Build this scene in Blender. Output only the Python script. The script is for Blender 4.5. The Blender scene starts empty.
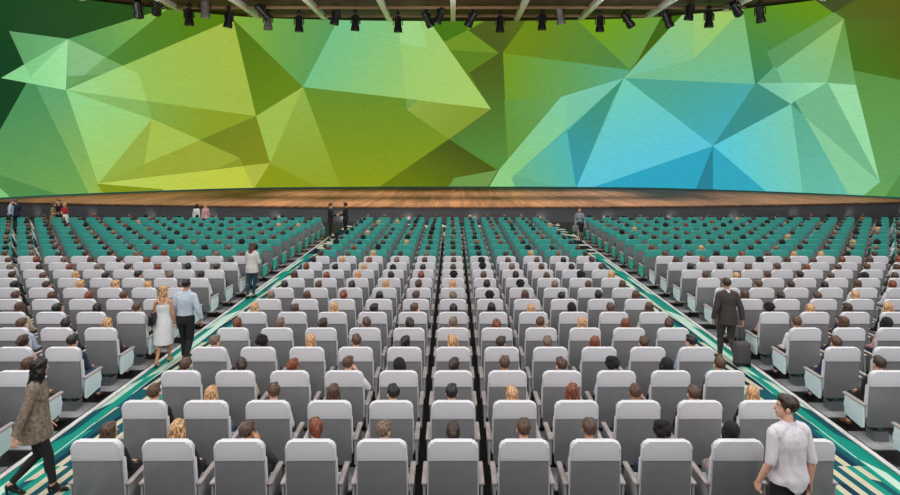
import bpy, bmesh, math, random
import numpy as np
from mathutils import Vector, Matrix, Euler, geometry, noise
random.seed(7)
R = random.Random(11)
D = bpy.data
SC = bpy.context.scene
COL = SC.collection
PI = math.pi
F = 580.0          # focal length in pixels of the 900 wide frame
CAMZ = 4.54
VX, VY = 453.0, 146.6
PITCH = 0.82       # seat pitch
ROW0, ROWD = 6.635, 1.0463
AISLE_IN, AISLE_OUT = 4.52, 6.14

# ------------------------------------------------------------------ colours / materials
def lin(c):
    c = c / 255.0
    return c / 12.92 if c <= 0.04045 else ((c + 0.055) / 1.055) ** 2.4
def rgb(r, g, b): return (lin(r), lin(g), lin(b), 1.0)
MATS = {}
def mat(name, col, rough=0.6, metal=0.0, spec=0.5, var=0.0, vscale=40.0, bump=0.0, bscale=200.0, stretch=None, coat=0.0, sheen=0.0):
    if name in MATS: return MATS[name]
    m = D.materials.new(name); m.use_nodes = True
    nt = m.node_tree; n = nt.nodes; l = nt.links
    b = n['Principled BSDF']
    b.inputs['Base Color'].default_value = col
    b.inputs['Roughness'].default_value = rough
    b.inputs['Metallic'].default_value = metal
    b.inputs['Specular IOR Level'].default_value = spec
    if coat: b.inputs['Coat Weight'].default_value = coat
    if sheen: b.inputs['Sheen Weight'].default_value = sheen
    if var or bump:
        tc = n.new('ShaderNodeTexCoord'); mp = n.new('ShaderNodeMapping')
        l.new(tc.outputs['Object'], mp.inputs['Vector'])
        if stretch: mp.inputs['Scale'].default_value = stretch
    if var:
        nz = n.new('ShaderNodeTexNoise'); nz.inputs['Scale'].default_value = vscale; nz.inputs['Detail'].default_value = 3
        l.new(mp.outputs['Vector'], nz.inputs['Vector'])
        cr = n.new('ShaderNodeValToRGB')
        cr.color_ramp.elements[0].position = 0.3 if var < 0.5 else 0.4; cr.color_ramp.elements[1].position = 0.7 if var < 0.5 else 0.62
        cr.color_ramp.elements[0].color = tuple(c * (1 - var) for c in col[:3]) + (1,)
        cr.color_ramp.elements[1].color = tuple(min(1, c * (1 + var * (1.0 if var < 0.5 else 1.15))) for c in col[:3]) + (1,)
        l.new(nz.outputs['Fac'], cr.inputs['Fac']); l.new(cr.outputs['Color'], b.inputs['Base Color'])
    if bump:
        nb = n.new('ShaderNodeTexNoise'); nb.inputs['Scale'].default_value = bscale
        l.new(mp.outputs['Vector'], nb.inputs['Vector'])
        bp = n.new('ShaderNodeBump'); bp.inputs['Strength'].default_value = bump; bp.inputs['Distance'].default_value = 0.004
        l.new(nb.outputs['Fac'], bp.inputs['Height']); l.new(bp.outputs['Normal'], b.inputs['Normal'])
    MATS[name] = m
    return m

M_CUSH = mat('light_grey_upholstery', rgb(214, 214, 219), 0.75, var=0.05, vscale=60, bump=0.15, bscale=350)
M_TEAL = mat('teal_upholstery', rgb(58, 160, 149), 0.75, var=0.06, vscale=60, bump=0.15, bscale=350)
M_SHELL = mat('grey_seat_shell', rgb(124, 125, 127), 0.25, spec=0.6, var=0.05, vscale=5)
M_ARMP = mat('pale_mint_panel', rgb(214, 227, 234), 0.35)
M_ARMT = mat('teal_panel', rgb(60, 178, 158), 0.4)
M_PAD = mat('taupe_arm_pad', rgb(168, 158, 155), 0.4)
M_PED = mat('grey_pedestal_metal', rgb(112, 118, 120), 0.35, metal=0.3)
M_COLLAR = mat('mint_collar', rgb(80, 170, 150), 0.4)
M_PLATE = mat('polished_steel_plate', rgb(182, 182, 184), 0.25, metal=0.15, var=0.12, vscale=6)
M_BLACKFLOOR = None

# ------------------------------------------------------------------ object helpers
def tag(o, label, cat, group=None, kind=None):
    o['label'] = label; o['category'] = cat
    if group: o['group'] = group
    if kind: o['kind'] = kind
    return o
def empty(name, loc, rz=0.0):
    o = D.objects.new(name, None); COL.objects.link(o)
    o.location = loc; o.rotation_euler = (0, 0, rz); o.empty_display_size = 0.2
    return o
def finish(me, smooth=True, ang=40):
    if smooth:
        me.shade_smooth()
        me.set_sharp_from_angle(angle=math.radians(ang))
def obj(name, bm, m, parent=None, smooth=True, ang=40):
    me = D.meshes.new(name)
    bmesh.ops.recalc_face_normals(bm, faces=bm.faces[:])
    bm.to_mesh(me); bm.free()
    if m is not None:
        for mm in (m if isinstance(m, (list, tuple)) else [m]): me.materials.append(mm)
    finish(me, smooth, ang)
    return link(name, me, parent)
def link(name, me, parent=None):
    o = D.objects.new(name, me); COL.objects.link(o)
    if parent: o.parent = parent
    return o
def copy_tree(o, parent=None):
    c = o.copy(); COL.objects.link(c)
    if parent: c.parent = parent
    for ch in o.children: copy_tree(ch, c)
    return c
def struct(o): o['kind'] = 'structure'; return o
def box(bm, c, s, bevel=0.0, seg=2, rot=None):
    r = bmesh.ops.create_cube(bm, size=1.0)
    vs = r['verts']
    bmesh.ops.scale(bm, vec=s, verts=vs)
    if bevel:
        es = list({e for v in vs for e in v.link_edges})
        rb = bmesh.ops.bevel(bm, geom=es, offset=bevel, segments=seg, affect='EDGES', profile=0.5)
        vs = list({v for f in rb['faces'] for v in f.verts} | {v for v in vs if v.is_valid})
    if rot is not None: bmesh.ops.rotate(bm, cent=(0, 0, 0), matrix=rot, verts=vs)
    bmesh.ops.translate(bm, vec=c, verts=vs)
    return vs
def prism(bm, outline, y0, y1, bevel=0.0, seg=3, axis='y'):
    # outline: list of (a, b); 'y': a = x, b = z, extruded along y; 'x': a = y, b = z, extruded along x
    def P(a, b, t): return (a, t, b) if axis == 'y' else ((t, a, b) if axis == 'x' else (a, b, t))
    v0 = [bm.verts.new(P(a, b, y0)) for a, b in outline]
    v1 = [bm.verts.new(P(a, b, y1)) for a, b in outline]
    n = len(outline); fs = []
    f0 = bm.faces.new(v0); f1 = bm.faces.new(v1[::-1])
    for i in range(n): bm.faces.new((v0[i], v0[(i + 1) % n], v1[(i + 1) % n], v1[i]))
    vs = v0 + v1
    if bevel:
        es = list(f0.edges) + list(f1.edges)
        rb = bmesh.ops.bevel(bm, geom=es, offset=bevel, segments=seg, affect='EDGES', profile=0.5)
        vs = list({v for f in rb['faces'] for v in f.verts} | {v for v in vs if v.is_valid})
    return vs
def capsule(bm, p0, p1, r0, r1, n=12, flat=None):
    p0, p1 = Vector(p0), Vector(p1); ax = p1 - p0; L = ax.length
    d = ax.normalized() if L > 1e-6 else Vector((0, 0, 1)); q = d.to_track_quat('Z', 'Y')
    rings = []
    for k in range(1, 4):
        a = PI / 2 * (1 - k / 3); rings.append((-r0 * math.sin(a), r0 * math.cos(a)))
    for k in range(0, 3):
        a = PI / 2 * k / 3; rings.append((L + r1 * math.sin(a), r1 * math.cos(a)))
    prev = None; bot = bm.verts.new(p0 - d * r0); top = bm.verts.new(p1 + d * r1)
    for z, r in rings:
        cur = [bm.verts.new(p0 + q @ Vector((r * math.cos(2 * PI * i / n), r * math.sin(2 * PI * i / n), z))) for i in range(n)]
        for i in range(n):
            if prev is None: bm.faces.new((bot, cur[(i + 1) % n], cur[i]))
            else: bm.faces.new((prev[i], prev[(i + 1) % n], cur[(i + 1) % n], cur[i]))
        prev = cur
    for i in range(n): bm.faces.new((prev[i], prev[(i + 1) % n], top))
def ellipsoid(bm, c, r, M=None, seg=16, ring=10):
    X = Matrix.Translation(c) @ Matrix.Diagonal((r[0], r[1], r[2], 1))
    if M is not None: X = M @ X
    bmesh.ops.create_uvsphere(bm, u_segments=seg, v_segments=ring, radius=1.0, matrix=X)
def loft(bm, rings, n=28, M=None):
    # rings: (z, rx, ry, cx, cy) closed solid
    prev = None
    for z, rx, ry, cx, cy in rings:
        cur = []
        for i in range(n):
            a = 2 * PI * i / n; v = Vector((cx + rx * math.cos(a), cy + ry * math.sin(a), z))
            if M is not None: v = M @ v
            cur.append(bm.verts.new(v))
        if prev is None: bm.faces.new(cur[::-1])
        else:
            for i in range(n): bm.faces.new((prev[i], prev[(i + 1) % n], cur[(i + 1) % n], cur[i]))
        prev = cur
    bm.faces.new(prev)
def cyl(bm, p0, p1, r, n=16):
    p0, p1 = Vector(p0), Vector(p1); d = p1 - p0; q = d.to_track_quat('Z', 'Y')
    a = [bm.verts.new(p0 + q @ Vector((r * math.cos(2 * PI * i / n), r * math.sin(2 * PI * i / n), 0))) for i in range(n)]
    b = [bm.verts.new(p1 + q @ Vector((r * math.cos(2 * PI * i / n), r * math.sin(2 * PI * i / n), 0))) for i in range(n)]
    bm.faces.new(a[::-1]); bm.faces.new(b)
    for i in range(n): bm.faces.new((a[i], a[(i + 1) % n], b[(i + 1) % n], b[i]))

# ------------------------------------------------------------------ camera
cam = D.cameras.new('camera'); co = D.objects.new('camera', cam); COL.objects.link(co)
co.location = (0, 0, CAMZ); co.rotation_euler = (PI / 2, 0, 0)
cam.sensor_width = 36; cam.lens = 36 * F / 900
cam.shift_x = -(VX - 450) / 900; cam.shift_y = -(247.5 - VY) / 900
cam.clip_end = 300; cam.clip_start = 0.05
SC.camera = co
vs_ = SC.view_settings
SC.display_settings.display_device = 'sRGB'
vs_.view_transform = 'Standard'; vs_.look = 'None'; vs_.gamma = 1.0; vs_.exposure = 0.0; vs_.use_curve_mapping = False

# ------------------------------------------------------------------ room shell
CEILZ = 15.45
def interp(t, xs, ys):
    return float(np.interp(t, xs, ys))
_SX = np.array([0, 8, 16.8, 20, 23.1, 27.3, 30.4, 33.5]); _SD = np.array([50.5, 50.25, 49.2, 47.7, 45.9, 43.2, 40.1, 36.4])
def screen_d(X):
    # piecewise table smoothed with a small box average
    X = abs(X); return sum(interp(abs(X + o), _SX, _SD) for o in (-2, -1, 0, 1, 2)) / 5
def front_d(X): return 34.5 + X * X / 258.0

def floor_mat():
    m = D.materials.new('black_polished_floor'); m.use_nodes = True
    nt = m.node_tree; n = nt.nodes; l = nt.links; b = n['Principled BSDF']
    tc = n.new('ShaderNodeTexCoord'); br = n.new('ShaderNodeTexBrick')
    l.new(tc.outputs['Object'], br.inputs['Vector'])
    br.offset = 0.0; br.inputs['Scale'].default_value = 1.0
    br.inputs['Brick Width'].default_value = 0.62; br.inputs['Row Height'].default_value = 0.62; br.inputs['Mortar Size'].default_value = 0.006
    br.inputs['Color1'].default_value = rgb(12, 12, 13); br.inputs['Color2'].default_value = rgb(17, 16, 17); br.inputs['Mortar'].default_value = rgb(30, 28, 28)
    l.new(br.outputs['Color'], b.inputs['Base Color'])
    nz = n.new('ShaderNodeTexNoise'); nz.inputs['Scale'].default_value = 3.0
    l.new(tc.outputs['Object'], nz.inputs['Vector'])
    mr = n.new('ShaderNodeMapRange'); mr.inputs['To Min'].default_value = 0.35; mr.inputs['To Max'].default_value = 0.55
    l.new(nz.outputs['Fac'], mr.inputs['Value']); l.new(mr.outputs['Result'], b.inputs['Roughness'])
    b.inputs['Specular IOR Level'].default_value = 0.35
    return m
bm = bmesh.new(); box(bm, (0, 24, -0.1), (74, 60, 0.2)); struct(obj('floor', bm, floor_mat(), smooth=False))
M_WALL = mat('charcoal_wall_plaster', rgb(120, 118, 116), 0.8, var=0.06, vscale=3)
for nm, c, s in (('wall_left', (-37.1, 24, 8), (0.2, 60, 16.4)), ('wall_right', (37.1, 24, 8), (0.2, 60, 16.4)),
                 ('wall_back', (0, -6.1, 8), (74, 0.2, 16.4)), ('wall_front', (0, 54.1, 8), (74, 0.2, 16.4))):
    bm = bmesh.new(); box(bm, c, s); struct(obj(nm, bm, M_WALL, smooth=False))

def plank_mat(name, c1, c2, cm, bw, rh, rough, rot=0.0, spec=0.5, grain=(1, 1, 1)):
    m = D.materials.new(name); m.use_nodes = True
    nt = m.node_tree; n = nt.nodes; l = nt.links; b = n['Principled BSDF']
    tc = n.new('ShaderNodeTexCoord'); mp = n.new('ShaderNodeMapping'); mp.inputs['Rotation'].default_value = (0, 0, rot)
    l.new(tc.outputs['Object'], mp.inputs['Vector'])
    br = n.new('ShaderNodeTexBrick'); l.new(mp.outputs['Vector'], br.inputs['Vector'])
    br.inputs['Scale'].default_value = 1.0; br.inputs['Brick Width'].default_value = bw; br.inputs['Row Height'].default_value = rh
    br.inputs['Mortar Size'].default_value = 0.008
    br.inputs['Color1'].default_value = c1; br.inputs['Color2'].default_value = c2; br.inputs['Mortar'].default_value = cm
    mp2 = n.new('ShaderNodeMapping'); mp2.inputs['Scale'].default_value = grain
    l.new(mp.outputs['Vector'], mp2.inputs['Vector'])
    nz = n.new('ShaderNodeTexNoise'); nz.inputs['Scale'].default_value = 2.0; nz.inputs['Detail'].default_value = 5
    l.new(mp2.outputs['Vector'], nz.inputs['Vector'])
    mr = n.new('ShaderNodeMapRange'); mr.inputs['To Min'].default_value = 0.55; mr.inputs['To Max'].default_value = 1.45
    l.new(nz.outputs['Fac'], mr.inputs['Value'])
    mx = n.new('ShaderNodeMix'); mx.data_type = 'RGBA'; mx.blend_type = 'MULTIPLY'; mx.inputs[0].default_value = 1.0
    l.new(br.outputs['Color'], mx.inputs[6]); l.new(mr.outputs['Result'], mx.inputs[7])
    l.new(mx.outputs[2], b.inputs['Base Color'])
    b.inputs['Roughness'].default_value = rough; b.inputs['Specular IOR Level'].default_value = spec
    return m
M_CEIL = plank_mat('dark_brown_ceiling_boards', rgb(88, 58, 46), rgb(74, 49, 39), rgb(34, 24, 20), 4.0, 0.5, 0.6, 0, grain=(0.3, 4, 1))
bm = bmesh.new(); box(bm, (0, 24, CEILZ + 0.35), (74, 60, 0.2)); struct(obj('ceiling', bm, M_CEIL, smooth=False))
# exposed ceiling framing: pale joists running to the stage, thin timber battens across
M_BEAM = mat('pale_painted_beam', rgb(240, 236, 233), 0.5, var=0.05, vscale=4)
M_BATTEN = mat('timber_batten', rgb(150, 118, 88), 0.5, var=0.2, vscale=3, stretch=(0.3, 6, 6))
for k in range(-6, 7):
    X = k * 5.45
    y1 = screen_d(X) - 0.25
    bm = bmesh.new(); box(bm, (X, (6 + y1) / 2, CEILZ + 0.05), (0.42, y1 - 6, 0.4), 0.02)
    o = obj('ceiling_beam', bm, M_BEAM)
    side = 'on the centre line' if k == 0 else '%s %s of the centre beam' % (['first', 'second', 'third', 'fourth', 'fifth', 'sixth'][abs(k) - 1], 'left' if k < 0 else 'right')
    tag(o, 'pale ceiling beam running towards the screen, ' + side, 'beam', 'pale ceiling beams')
for q, yb in enumerate((36.0, 39.2, 42.4, 45.4, 48.3)):
    half = 34.0
    if yb > 40: 
        X = 0.0
        while screen_d(X) > yb + 0.6 and X < 34: X += 0.1
        half = X
    bm = bmesh.new(); box(bm, (0, yb, CEILZ - 0.02), (2 * half, 0.16, 0.22), 0.02)
    o = obj('ceiling_batten', bm, M_BATTEN)
    tag(o, 'thin brown timber batten across the ceiling, ' + ['fifth', 'fourth', 'third', 'second', 'nearest'][q] + (' from the screen' if q < 4 else ' to the screen'), 'batten', 'ceiling battens')

# ------------------------------------------------------------------ stage
STZ = 0.95
st = empty('stage', (0, 42, 0))
tag(st, 'wide low stage with brown wooden floor below the green screen', 'stage')
NX = 96
xs = [-36 + 72 * i / NX for i in range(NX + 1)]
def strip(bm, z0, z1, inset=0.0, back=True):
    fa = [(x, front_d(x) + inset) for x in xs]; ba = [(x, max(screen_d(x) - 0.02, front_d(x) + 0.15) if back else front_d(x) + inset + 0.08) for x in xs]
    rows = []
    for (z, arr) in ((z0, fa), (z1, fa), (z1, ba), (z0, ba)):
        rows.append([bm.verts.new((x, y - 42, z)) for x, y in arr])
    for a in range(4):
        A, B = rows[a], rows[(a + 1) % 4]
        for i in range(NX): bm.faces.new((A[i], A[i + 1], B[i + 1], B[i]))
    for i in (0, NX): bm.faces.new([rows[a][i] for a in range(4)])
M_STAGE = plank_mat('brown_stage_planks', rgb(136, 96, 66), rgb(98, 66, 45), rgb(46, 31, 25), 3.6, 0.22, 0.62, PI / 2, 0.2, grain=(0.5, 9, 1))
bm = bmesh.new(); strip(bm, STZ - 0.08, STZ, -0.05); o = obj('stage_floor', bm, M_STAGE, st)
bm = bmesh.new(); strip(bm, 0.0, STZ - 0.08); obj('stage_front', bm, mat('charcoal_stage_facing', rgb(84, 84, 88), 0.3, var=0.15, vscale=2, stretch=(0.3, 0.3, 3)), st)

# ------------------------------------------------------------------ screen with the triangle pattern
# every polygon: (alpha, anchor1, colour1, anchor2, colour2, vertices), in the photograph's own measure, mapped on the curved screen
def y_of(px, py):
    """distance of the screen along the column px"""
    s = (px - VX) / F; lo, hi = 20.0, 60.0
    for _ in range(40):
        mid = (lo + hi) / 2
        if screen_d(s * mid) > mid: lo = mid
        else: hi = mid
    return lo
POLY = []
def P(vs, c1, a1=None, c2=None, a2=None, al=1.0): POLY.append((vs, c1, a1, c2 or c1, a2, al))
L0 = -120; R0 = 1020
P([(L0, -60), (300, -60), (300, 260), (L0, 260)], (22, 66, 34), (0, 60), (44, 84, 24), (165, 12))
P([(740, -60), (R0, -60), (R0, 260), (740, 260)], (86, 96, 24), (885, 15), (72, 112, 32), (850, 60))
P([(300, -60), (740, -60), (740, 260), (300, 260)], (95, 130, 30))
# undercoats
P([(499, 170), (562, 97), (624, 78), (713, 146), (592, 188), (577, 190), (511, 190)], (90, 182, 160))
P([(757, 83), (844, 19), (857, 85), (880, 182), (863, 196), (803, 194), (791, 104)], (118, 186, 140))
# left field
P([(30, 77), (66, 90), (98, 184), (89, 260), (L0, 260), (L0, 380), (L0, 300), (0, 130)], (82, 148, 92), (30, 110), (112, 166, 84), (60, 193))
P([(35, 83), (66, 90), (98, 184), (112, 230), (107, 240), (89, 194)], (102, 168, 112), (55, 95), (148, 185, 84), (95, 190))
P([(L0, 136), (0, 175), (60, 195), (80, 230), (L0, 260)], (84, 144, 78))
P([(-40, 150), (0, 188), (12, 199), (30, 230), (-40, 230)], (132, 200, 122))
P([(168, 8), (190, -30), (240, -30), (233, 19), (66, 90)], (88, 128, 20), (205, 15), (78, 134, 62), (95, 78))
P([(68, 39), (168, 8), (66, 90)], (128, 178, 76), (150, 14), (88, 152, 92), (75, 55))
P([(9, 31), (68, 39), (30, 77)], (98, 164, 104), (20, 40), (112, 180, 118), (50, 50))
P([(1, 78), (68, 39), (66, 90)], (140, 216, 146), (20, 76), (160, 228, 158), (55, 80))
P([(9, 31), (68, 39), (30, 77)], (98, 164, 104), None, None, None, 0.28)
P([(68, 39), (138, 73), (67, 76)], (182, 232, 170), None, None, None, 0.38)
P([(68, 39), (104, 57), (67, 90)], (160, 210, 150), None, None, None, 0.35)
P([(233, 19), (256, 116), (66, 90)], (150, 198, 98), (110, 85), (164, 190, 76), (215, 60))
P([(68, 76), (104, 74), (67, 89)], (110, 164, 96), None, None, None, 0.85)
P([(66, 90), (104, 73.6), (122, 66), (138, 73), (147, 101)], (158, 216, 138), (85, 85), (168, 208, 112), (140, 90))
P([(66, 90), (256, 116), (200, 140)], (128, 180, 100), (110, 103), (140, 164, 48), (200, 120))
P([(66, 90), (147, 101), (152, 119)], (150, 195, 110), None, None, None, 0.5)
P([(66, 90), (152, 119), (98, 184)], (148, 216, 142), (75, 95), (166, 206, 104), (120, 165))
P([(152, 119), (200, 140), (100, 260), (98, 184)], (152, 178, 72))
P([(152, 119), (200, 140), (144, 165.5), (142, 176)], (170, 196, 82))
P([(97, 185), (200, 140), (240, 158), (270, 163), (200, 178)], (145, 156, 46))
P([(98, 184), (200, 140), (240, 158), (220, 167.5), (140, 180)], (156, 172, 56))
P([(98, 184), (142, 165), (146, 178)], (150, 172, 64), None, None, None, 0.6)
P([(200, 140), (256, 116), (270, 163), (243, 166), (240, 158)], (118, 134, 36), (230, 130), (130, 140, 32), (255, 160))
P([(240, 158), (243, 166), (220, 167.5)], (145, 156, 46))
P([(97, 183.5), (270, 163), (254, 189), (250, 240), (160, 189)], (188, 210, 92), (120, 183), (196, 206, 72), (220, 178))
P([(243, 166), (270, 163), (254, 189)], (178, 188, 70))
P([(97, 184), (162, 189), (250, 240), (120, 260), (104, 194)], (134, 152, 26))
P([(270, 163), (322, 189), (340, 240), (240, 240), (254, 189)], (142, 156, 26))
P([(256, 116), (303, 87), (270, 163)], (162, 192, 80))
P([(303, 87), (321, 129), (346, 187), (360, 240), (340, 240), (320, 188), (270, 163)], (146, 178, 72), (303, 105), (148, 166, 44), (315, 180))
P([(233, 19), (303, 87), (256, 116)], (84, 120, 24), (240, 40), (104, 138, 28), (265, 105))
P([(233, 19), (240, -30), (365, -30), (338, 20), (303, 87)], (126, 172, 66), (250, 25), (96, 160, 90), (320, 35))
P([(303, 87), (338, 20), (365, -40), (400, -40), (430, 22), (491, 109)], (124, 196, 136), (350, 30), (166, 204, 102), (440, 90))
P([(398, 20), (412, -40), (440, -40), (430, 22), (491, 109), (406, 98)], (170, 212, 116), None, None, None, 0.45)
P([(398, 20), (419, 20), (428, 48), (400, 43)], (165, 220, 148), None, None, None, 0.6)
P([(303, 87), (406, 98.6), (407, 110), (449, 139), (379, 187), (300, 300), (360, 240)], (108, 146, 44), (350, 100), (138, 156, 28), (350, 180))
P([(406, 98.6), (491, 109.5), (449, 139), (407, 110)], (144, 172, 70), (415, 103), (136, 160, 54), (450, 130))
P([(407, 110), (406, 98.6), (418, 100)], (120, 165, 75))
P([(449, 139), (498, 171), (470, 240), (300, 260), (379, 187)], (74, 92, 28), (449, 145), (102, 120, 20), (430, 183))
P([(447, 189), (454, 178), (498, 170), (486, 190), (470, 230), (430, 230)], (114, 156, 78))
P([(430, 22), (400, -40), (470, -40), (468, 30), (444, 42)], (74, 120, 22))
P([(468, 30), (499, 53), (469, 73), (444, 42)], (112, 148, 40))
P([(449, 50), (499, 53), (469, 73)], (94, 132, 34))
P([(468, 30), (455, -20), (495, -20), (484, 20)], (118, 160, 32))
P([(468, 30), (484, 22), (500, -30), (550, -30), (524, 24), (502, 53), (499, 53)], (80, 96, 32), (500, 30), (88, 104, 28), (515, 26))
P([(469, 73), (499, 53), (503, 53), (508, 160), (500, 170), (449, 139), (491, 109)], (78, 98, 30), (490, 70), (88, 140, 62), (500, 155))
P([(524, 24), (550, -40), (560, -40), (577, 20), (630, 70), (503, 53)], (108, 138, 30), (540, 30), (86, 138, 66), (605, 62))
P([(577, 20), (550, -40), (700, -40), (661, 18), (639, 59), (630, 70)], (116, 162, 30), (600, 25), (104, 158, 76), (632, 62))
P([(661, 18), (690, -40), (720, -40), (683, 14), (630, 70), (638, 60)], (66, 102, 24))
P([(503, 53), (630, 70), (624, 78), (562, 97), (508, 160)], (116, 156, 44), (510, 62), (92, 168, 124), (610, 74))
P([(504, 100), (561, 97), (508, 160)], (98, 152, 72), (510, 110), (104, 160, 90), (545, 105), 0.7)
P([(561, 97), (624, 78), (511, 178), (499, 170)], (142, 206, 132), (505, 168), (124, 206, 182), (610, 85))
P([(499, 170), (511, 178), (516, 189), (520, 240), (470, 240), (488, 189)], (146, 210, 136))
P([(565, 98), (624, 78), (568, 131)], (116, 196, 168), None, None, None, 0.5)
P([(511, 178), (567, 131), (577, 190), (560, 240), (520, 240), (516, 189)], (112, 184, 136), (518, 180), (84, 186, 180), (572, 160))
P([(513, 175), (556, 187), (560, 200), (518, 200)], (96, 172, 140), None, None, None, 0.6)
P([(567, 131), (624, 78), (613, 100), (576, 188), (577, 190)], (68, 150, 116), (612, 92), (58, 156, 168), (580, 165))
P([(624, 78), (713, 146), (592, 187.5), (540, 240), (576, 189)], (116, 208, 184), (622, 88), (98, 202, 216), (640, 150))
P([(592, 187.5), (713, 146), (695, 191), (690, 240), (540, 240)], (48, 168, 196))
P([(695, 191), (713, 146), (713, 186), (718, 193), (720, 240), (690, 240)], (42, 132, 152))
P([(713, 146), (768, 193), (790, 240), (720, 240), (713, 186)], (52, 170, 192))
P([(713, 146), (791, 104), (803, 194), (805, 240), (790, 240), (768, 193)], (92, 206, 222), (720, 150), (124, 206, 178), (790, 125))
P([(624, 78), (755, 84), (713, 146)], (80, 170, 150), (690, 84), (72, 174, 184), (712, 130))
P([(755, 84), (757, 83), (791, 104), (713, 146)], (68, 148, 128), (765, 90), (54, 146, 150), (720, 140))
P([(683, 14), (700, -40), (735, -40), (743, 9), (755, 84), (624, 78)], (158, 200, 104), (720, 15), (126, 198, 156), (680, 78))
P([(695, 58), (743, 9), (755, 84), (624, 78)], (130, 188, 116), (735, 25), (116, 192, 152), (740, 78))
P([(694, 13), (743, 9), (695, 58)], (168, 208, 112), None, None, None, 0.35)
P([(743, 9), (735, -40), (800, -40), (820, 2), (844, 19), (757, 83), (755, 84)], (98, 146, 28), (790, 8), (62, 136, 96), (760, 78))
P([(844, 19), (R0, 19), (R0, 115), (900, 80), (767, 52)], (74, 116, 32), (855, 50), (88, 96, 24), (895, 10))
P([(832, 66), (900, 80), (R0, 105), (R0, 250), (880, 240), (880, 182)], (94, 150, 72), (895, 85), (100, 162, 92), (880, 170))
P([(767, 52), (834, 12), (844, 19), (775, 72)], (112, 160, 76), (830, 20), (92, 154, 100), (770, 60))
P([(757, 83), (844, 19), (827, 83)], (150, 192, 108), (840, 25), (124, 194, 142), (800, 80))
P([(757, 83), (775, 66), (783, 83)], (104, 172, 130))
P([(844, 19), (856, 85), (827, 83)], (104, 156, 66), (846, 30), (112, 172, 110), (845, 82))
P([(812, -2), (800, -40), (880, -40), (858, -2), (834, 13)], (66, 78, 36))
P([(757, 83), (827, 82.5), (795, 101), (791, 104)], (126, 200, 172), (770, 85), (150, 222, 170), (815, 85))
P([(795, 101), (827, 83), (880, 182), (805, 117)], (116, 186, 140))
P([(828, 83), (856, 85), (880, 182)], (156, 222, 168))
P([(791, 104), (795, 101), (803, 115)], (68, 142, 112))
P([(791, 104), (805, 117), (850, 196), (870, 240), (806, 240), (803, 194)], (94, 178, 148), (800, 120), (104, 190, 168), (820, 190))
P([(805, 117), (880, 182), (863, 196), (850, 240), (849, 196)], (138, 206, 158))
P([(880, 182), (R0, 250), (830, 250), (863, 196)], (104, 166, 92))
P([(900, 175), (R0, 130), (R0, 260), (884, 198)], (84, 146, 76))
def clip(poly, a, b, keep):
    out = []; n = len(poly)
    def side(p): return ((b[0] - a[0]) * (p[1] - a[1]) - (b[1] - a[1]) * (p[0] - a[0])) * keep
    for i in range(n):
        p, q = poly[i], poly[(i + 1) % n]; sp, sq = side(p), side(q)
        if sp >= -1e-6: out.append(p)
        if (sp > 1e-6 and sq < -1e-6) or (sp < -1e-6 and sq > 1e-6):
            t = sp / (sp - sq); out.append((p[0] + t * (q[0] - p[0]), p[1] + t * (q[1] - p[1])))
    return out
def area(p): return abs(sum(p[i][0] * p[(i + 1) % len(p)][1] - p[(i + 1) % len(p)][0] * p[i][1] for i in range(len(p)))) / 2
def grad(c1, a1, c2, a2):
    if a1 is None or a2 is None: return lambda p: c1
    dx, dy = a2[0] - a1[0], a2[1] - a1[1]; L = dx * dx + dy * dy
    def f(p):
        t = ((p[0] - a1[0]) * dx + (p[1] - a1[1]) * dy) / L; t = max(-0.12, min(1.12, t))
        return tuple(max(0, min(255, c1[k] + (c2[k] - c1[k]) * t)) for k in range(3))
    return f
def ybase(px, z):
    d = y_of(px, 0); return VY - (z - CAMZ) * F / d
SCZ0, SCZ1 = STZ + 0.0, CEILZ
cells = []
gx = [-55 + i * 15 for i in range(0, 69)]
for i in range(len(gx) - 1):
    x0, x1 = gx[i], gx[i + 1]
    t0, t1 = ybase(x0, SCZ1), ybase(x1, SCZ1); b0, b1 = ybase(x0, SCZ0), ybase(x1, SCZ0)
    for k in range(4):
        u, v = k / 4, (k + 1) / 4
        cells.append(([(x0, t0 + (b0 - t0) * u), (x1, t1 + (b1 - t1) * u), (x1, t1 + (b1 - t1) * v), (x0, t0 + (b0 - t0) * v)], []))
for (vs, c1, a1, c2, a2, al) in POLY:
    g = grad(c1, a1, c2, a2)
    tris = [[vs[i] for i in t] for t in geometry.tessellate_polygon([[Vector((x, y, 0)) for x, y in vs]])]
    for tri in tris:
        if area(tri) < 0.01: continue
        sgn = 1 if ((tri[1][0] - tri[0][0]) * (tri[2][1] - tri[0][1]) - (tri[1][1] - tri[0][1]) * (tri[2][0] - tri[0][0])) > 0 else -1
        xa, xb = min(p[0] for p in tri), max(p[0] for p in tri); ya, yb = min(p[1] for p in tri), max(p[1] for p in tri)
        new = []
        for poly, lay in cells:
            if max(p[0] for p in poly) <= xa or min(p[0] for p in poly) >= xb or max(p[1] for p in poly) <= ya or min(p[1] for p in poly) >= yb:
                new.append((poly, lay)); continue
            rest = poly; outs = []
            for k in range(3):
                a, b = tri[k], tri[(k + 1) % 3]
                o_ = clip(rest, a, b, -sgn)
                if len(o_) >= 3 and area(o_) > 1e-4: outs.append(o_)
                rest = clip(rest, a, b, sgn)
                if len(rest) < 3: break
            if len(rest) >= 3 and area(rest) > 1e-4:
                for o_ in outs: new.append((o_, lay))
                new.append((rest, ([] if al >= 1 else lay) + [(g, al)]))
            else: new.append((poly, lay))
        cells = new
def screen_pt(px, py):
    d = y_of(px, 0); return ((px - VX) / F * d, d, CAMZ + (VY - py) * d / F)
verts = []; faces = []; cols = []; idx = {}
def vid(p):
    k = (round(p[0], 2), round(p[1], 2))
    if k not in idx: idx[k] = len(verts); verts.append(screen_pt(*p))
    return idx[k]
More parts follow.
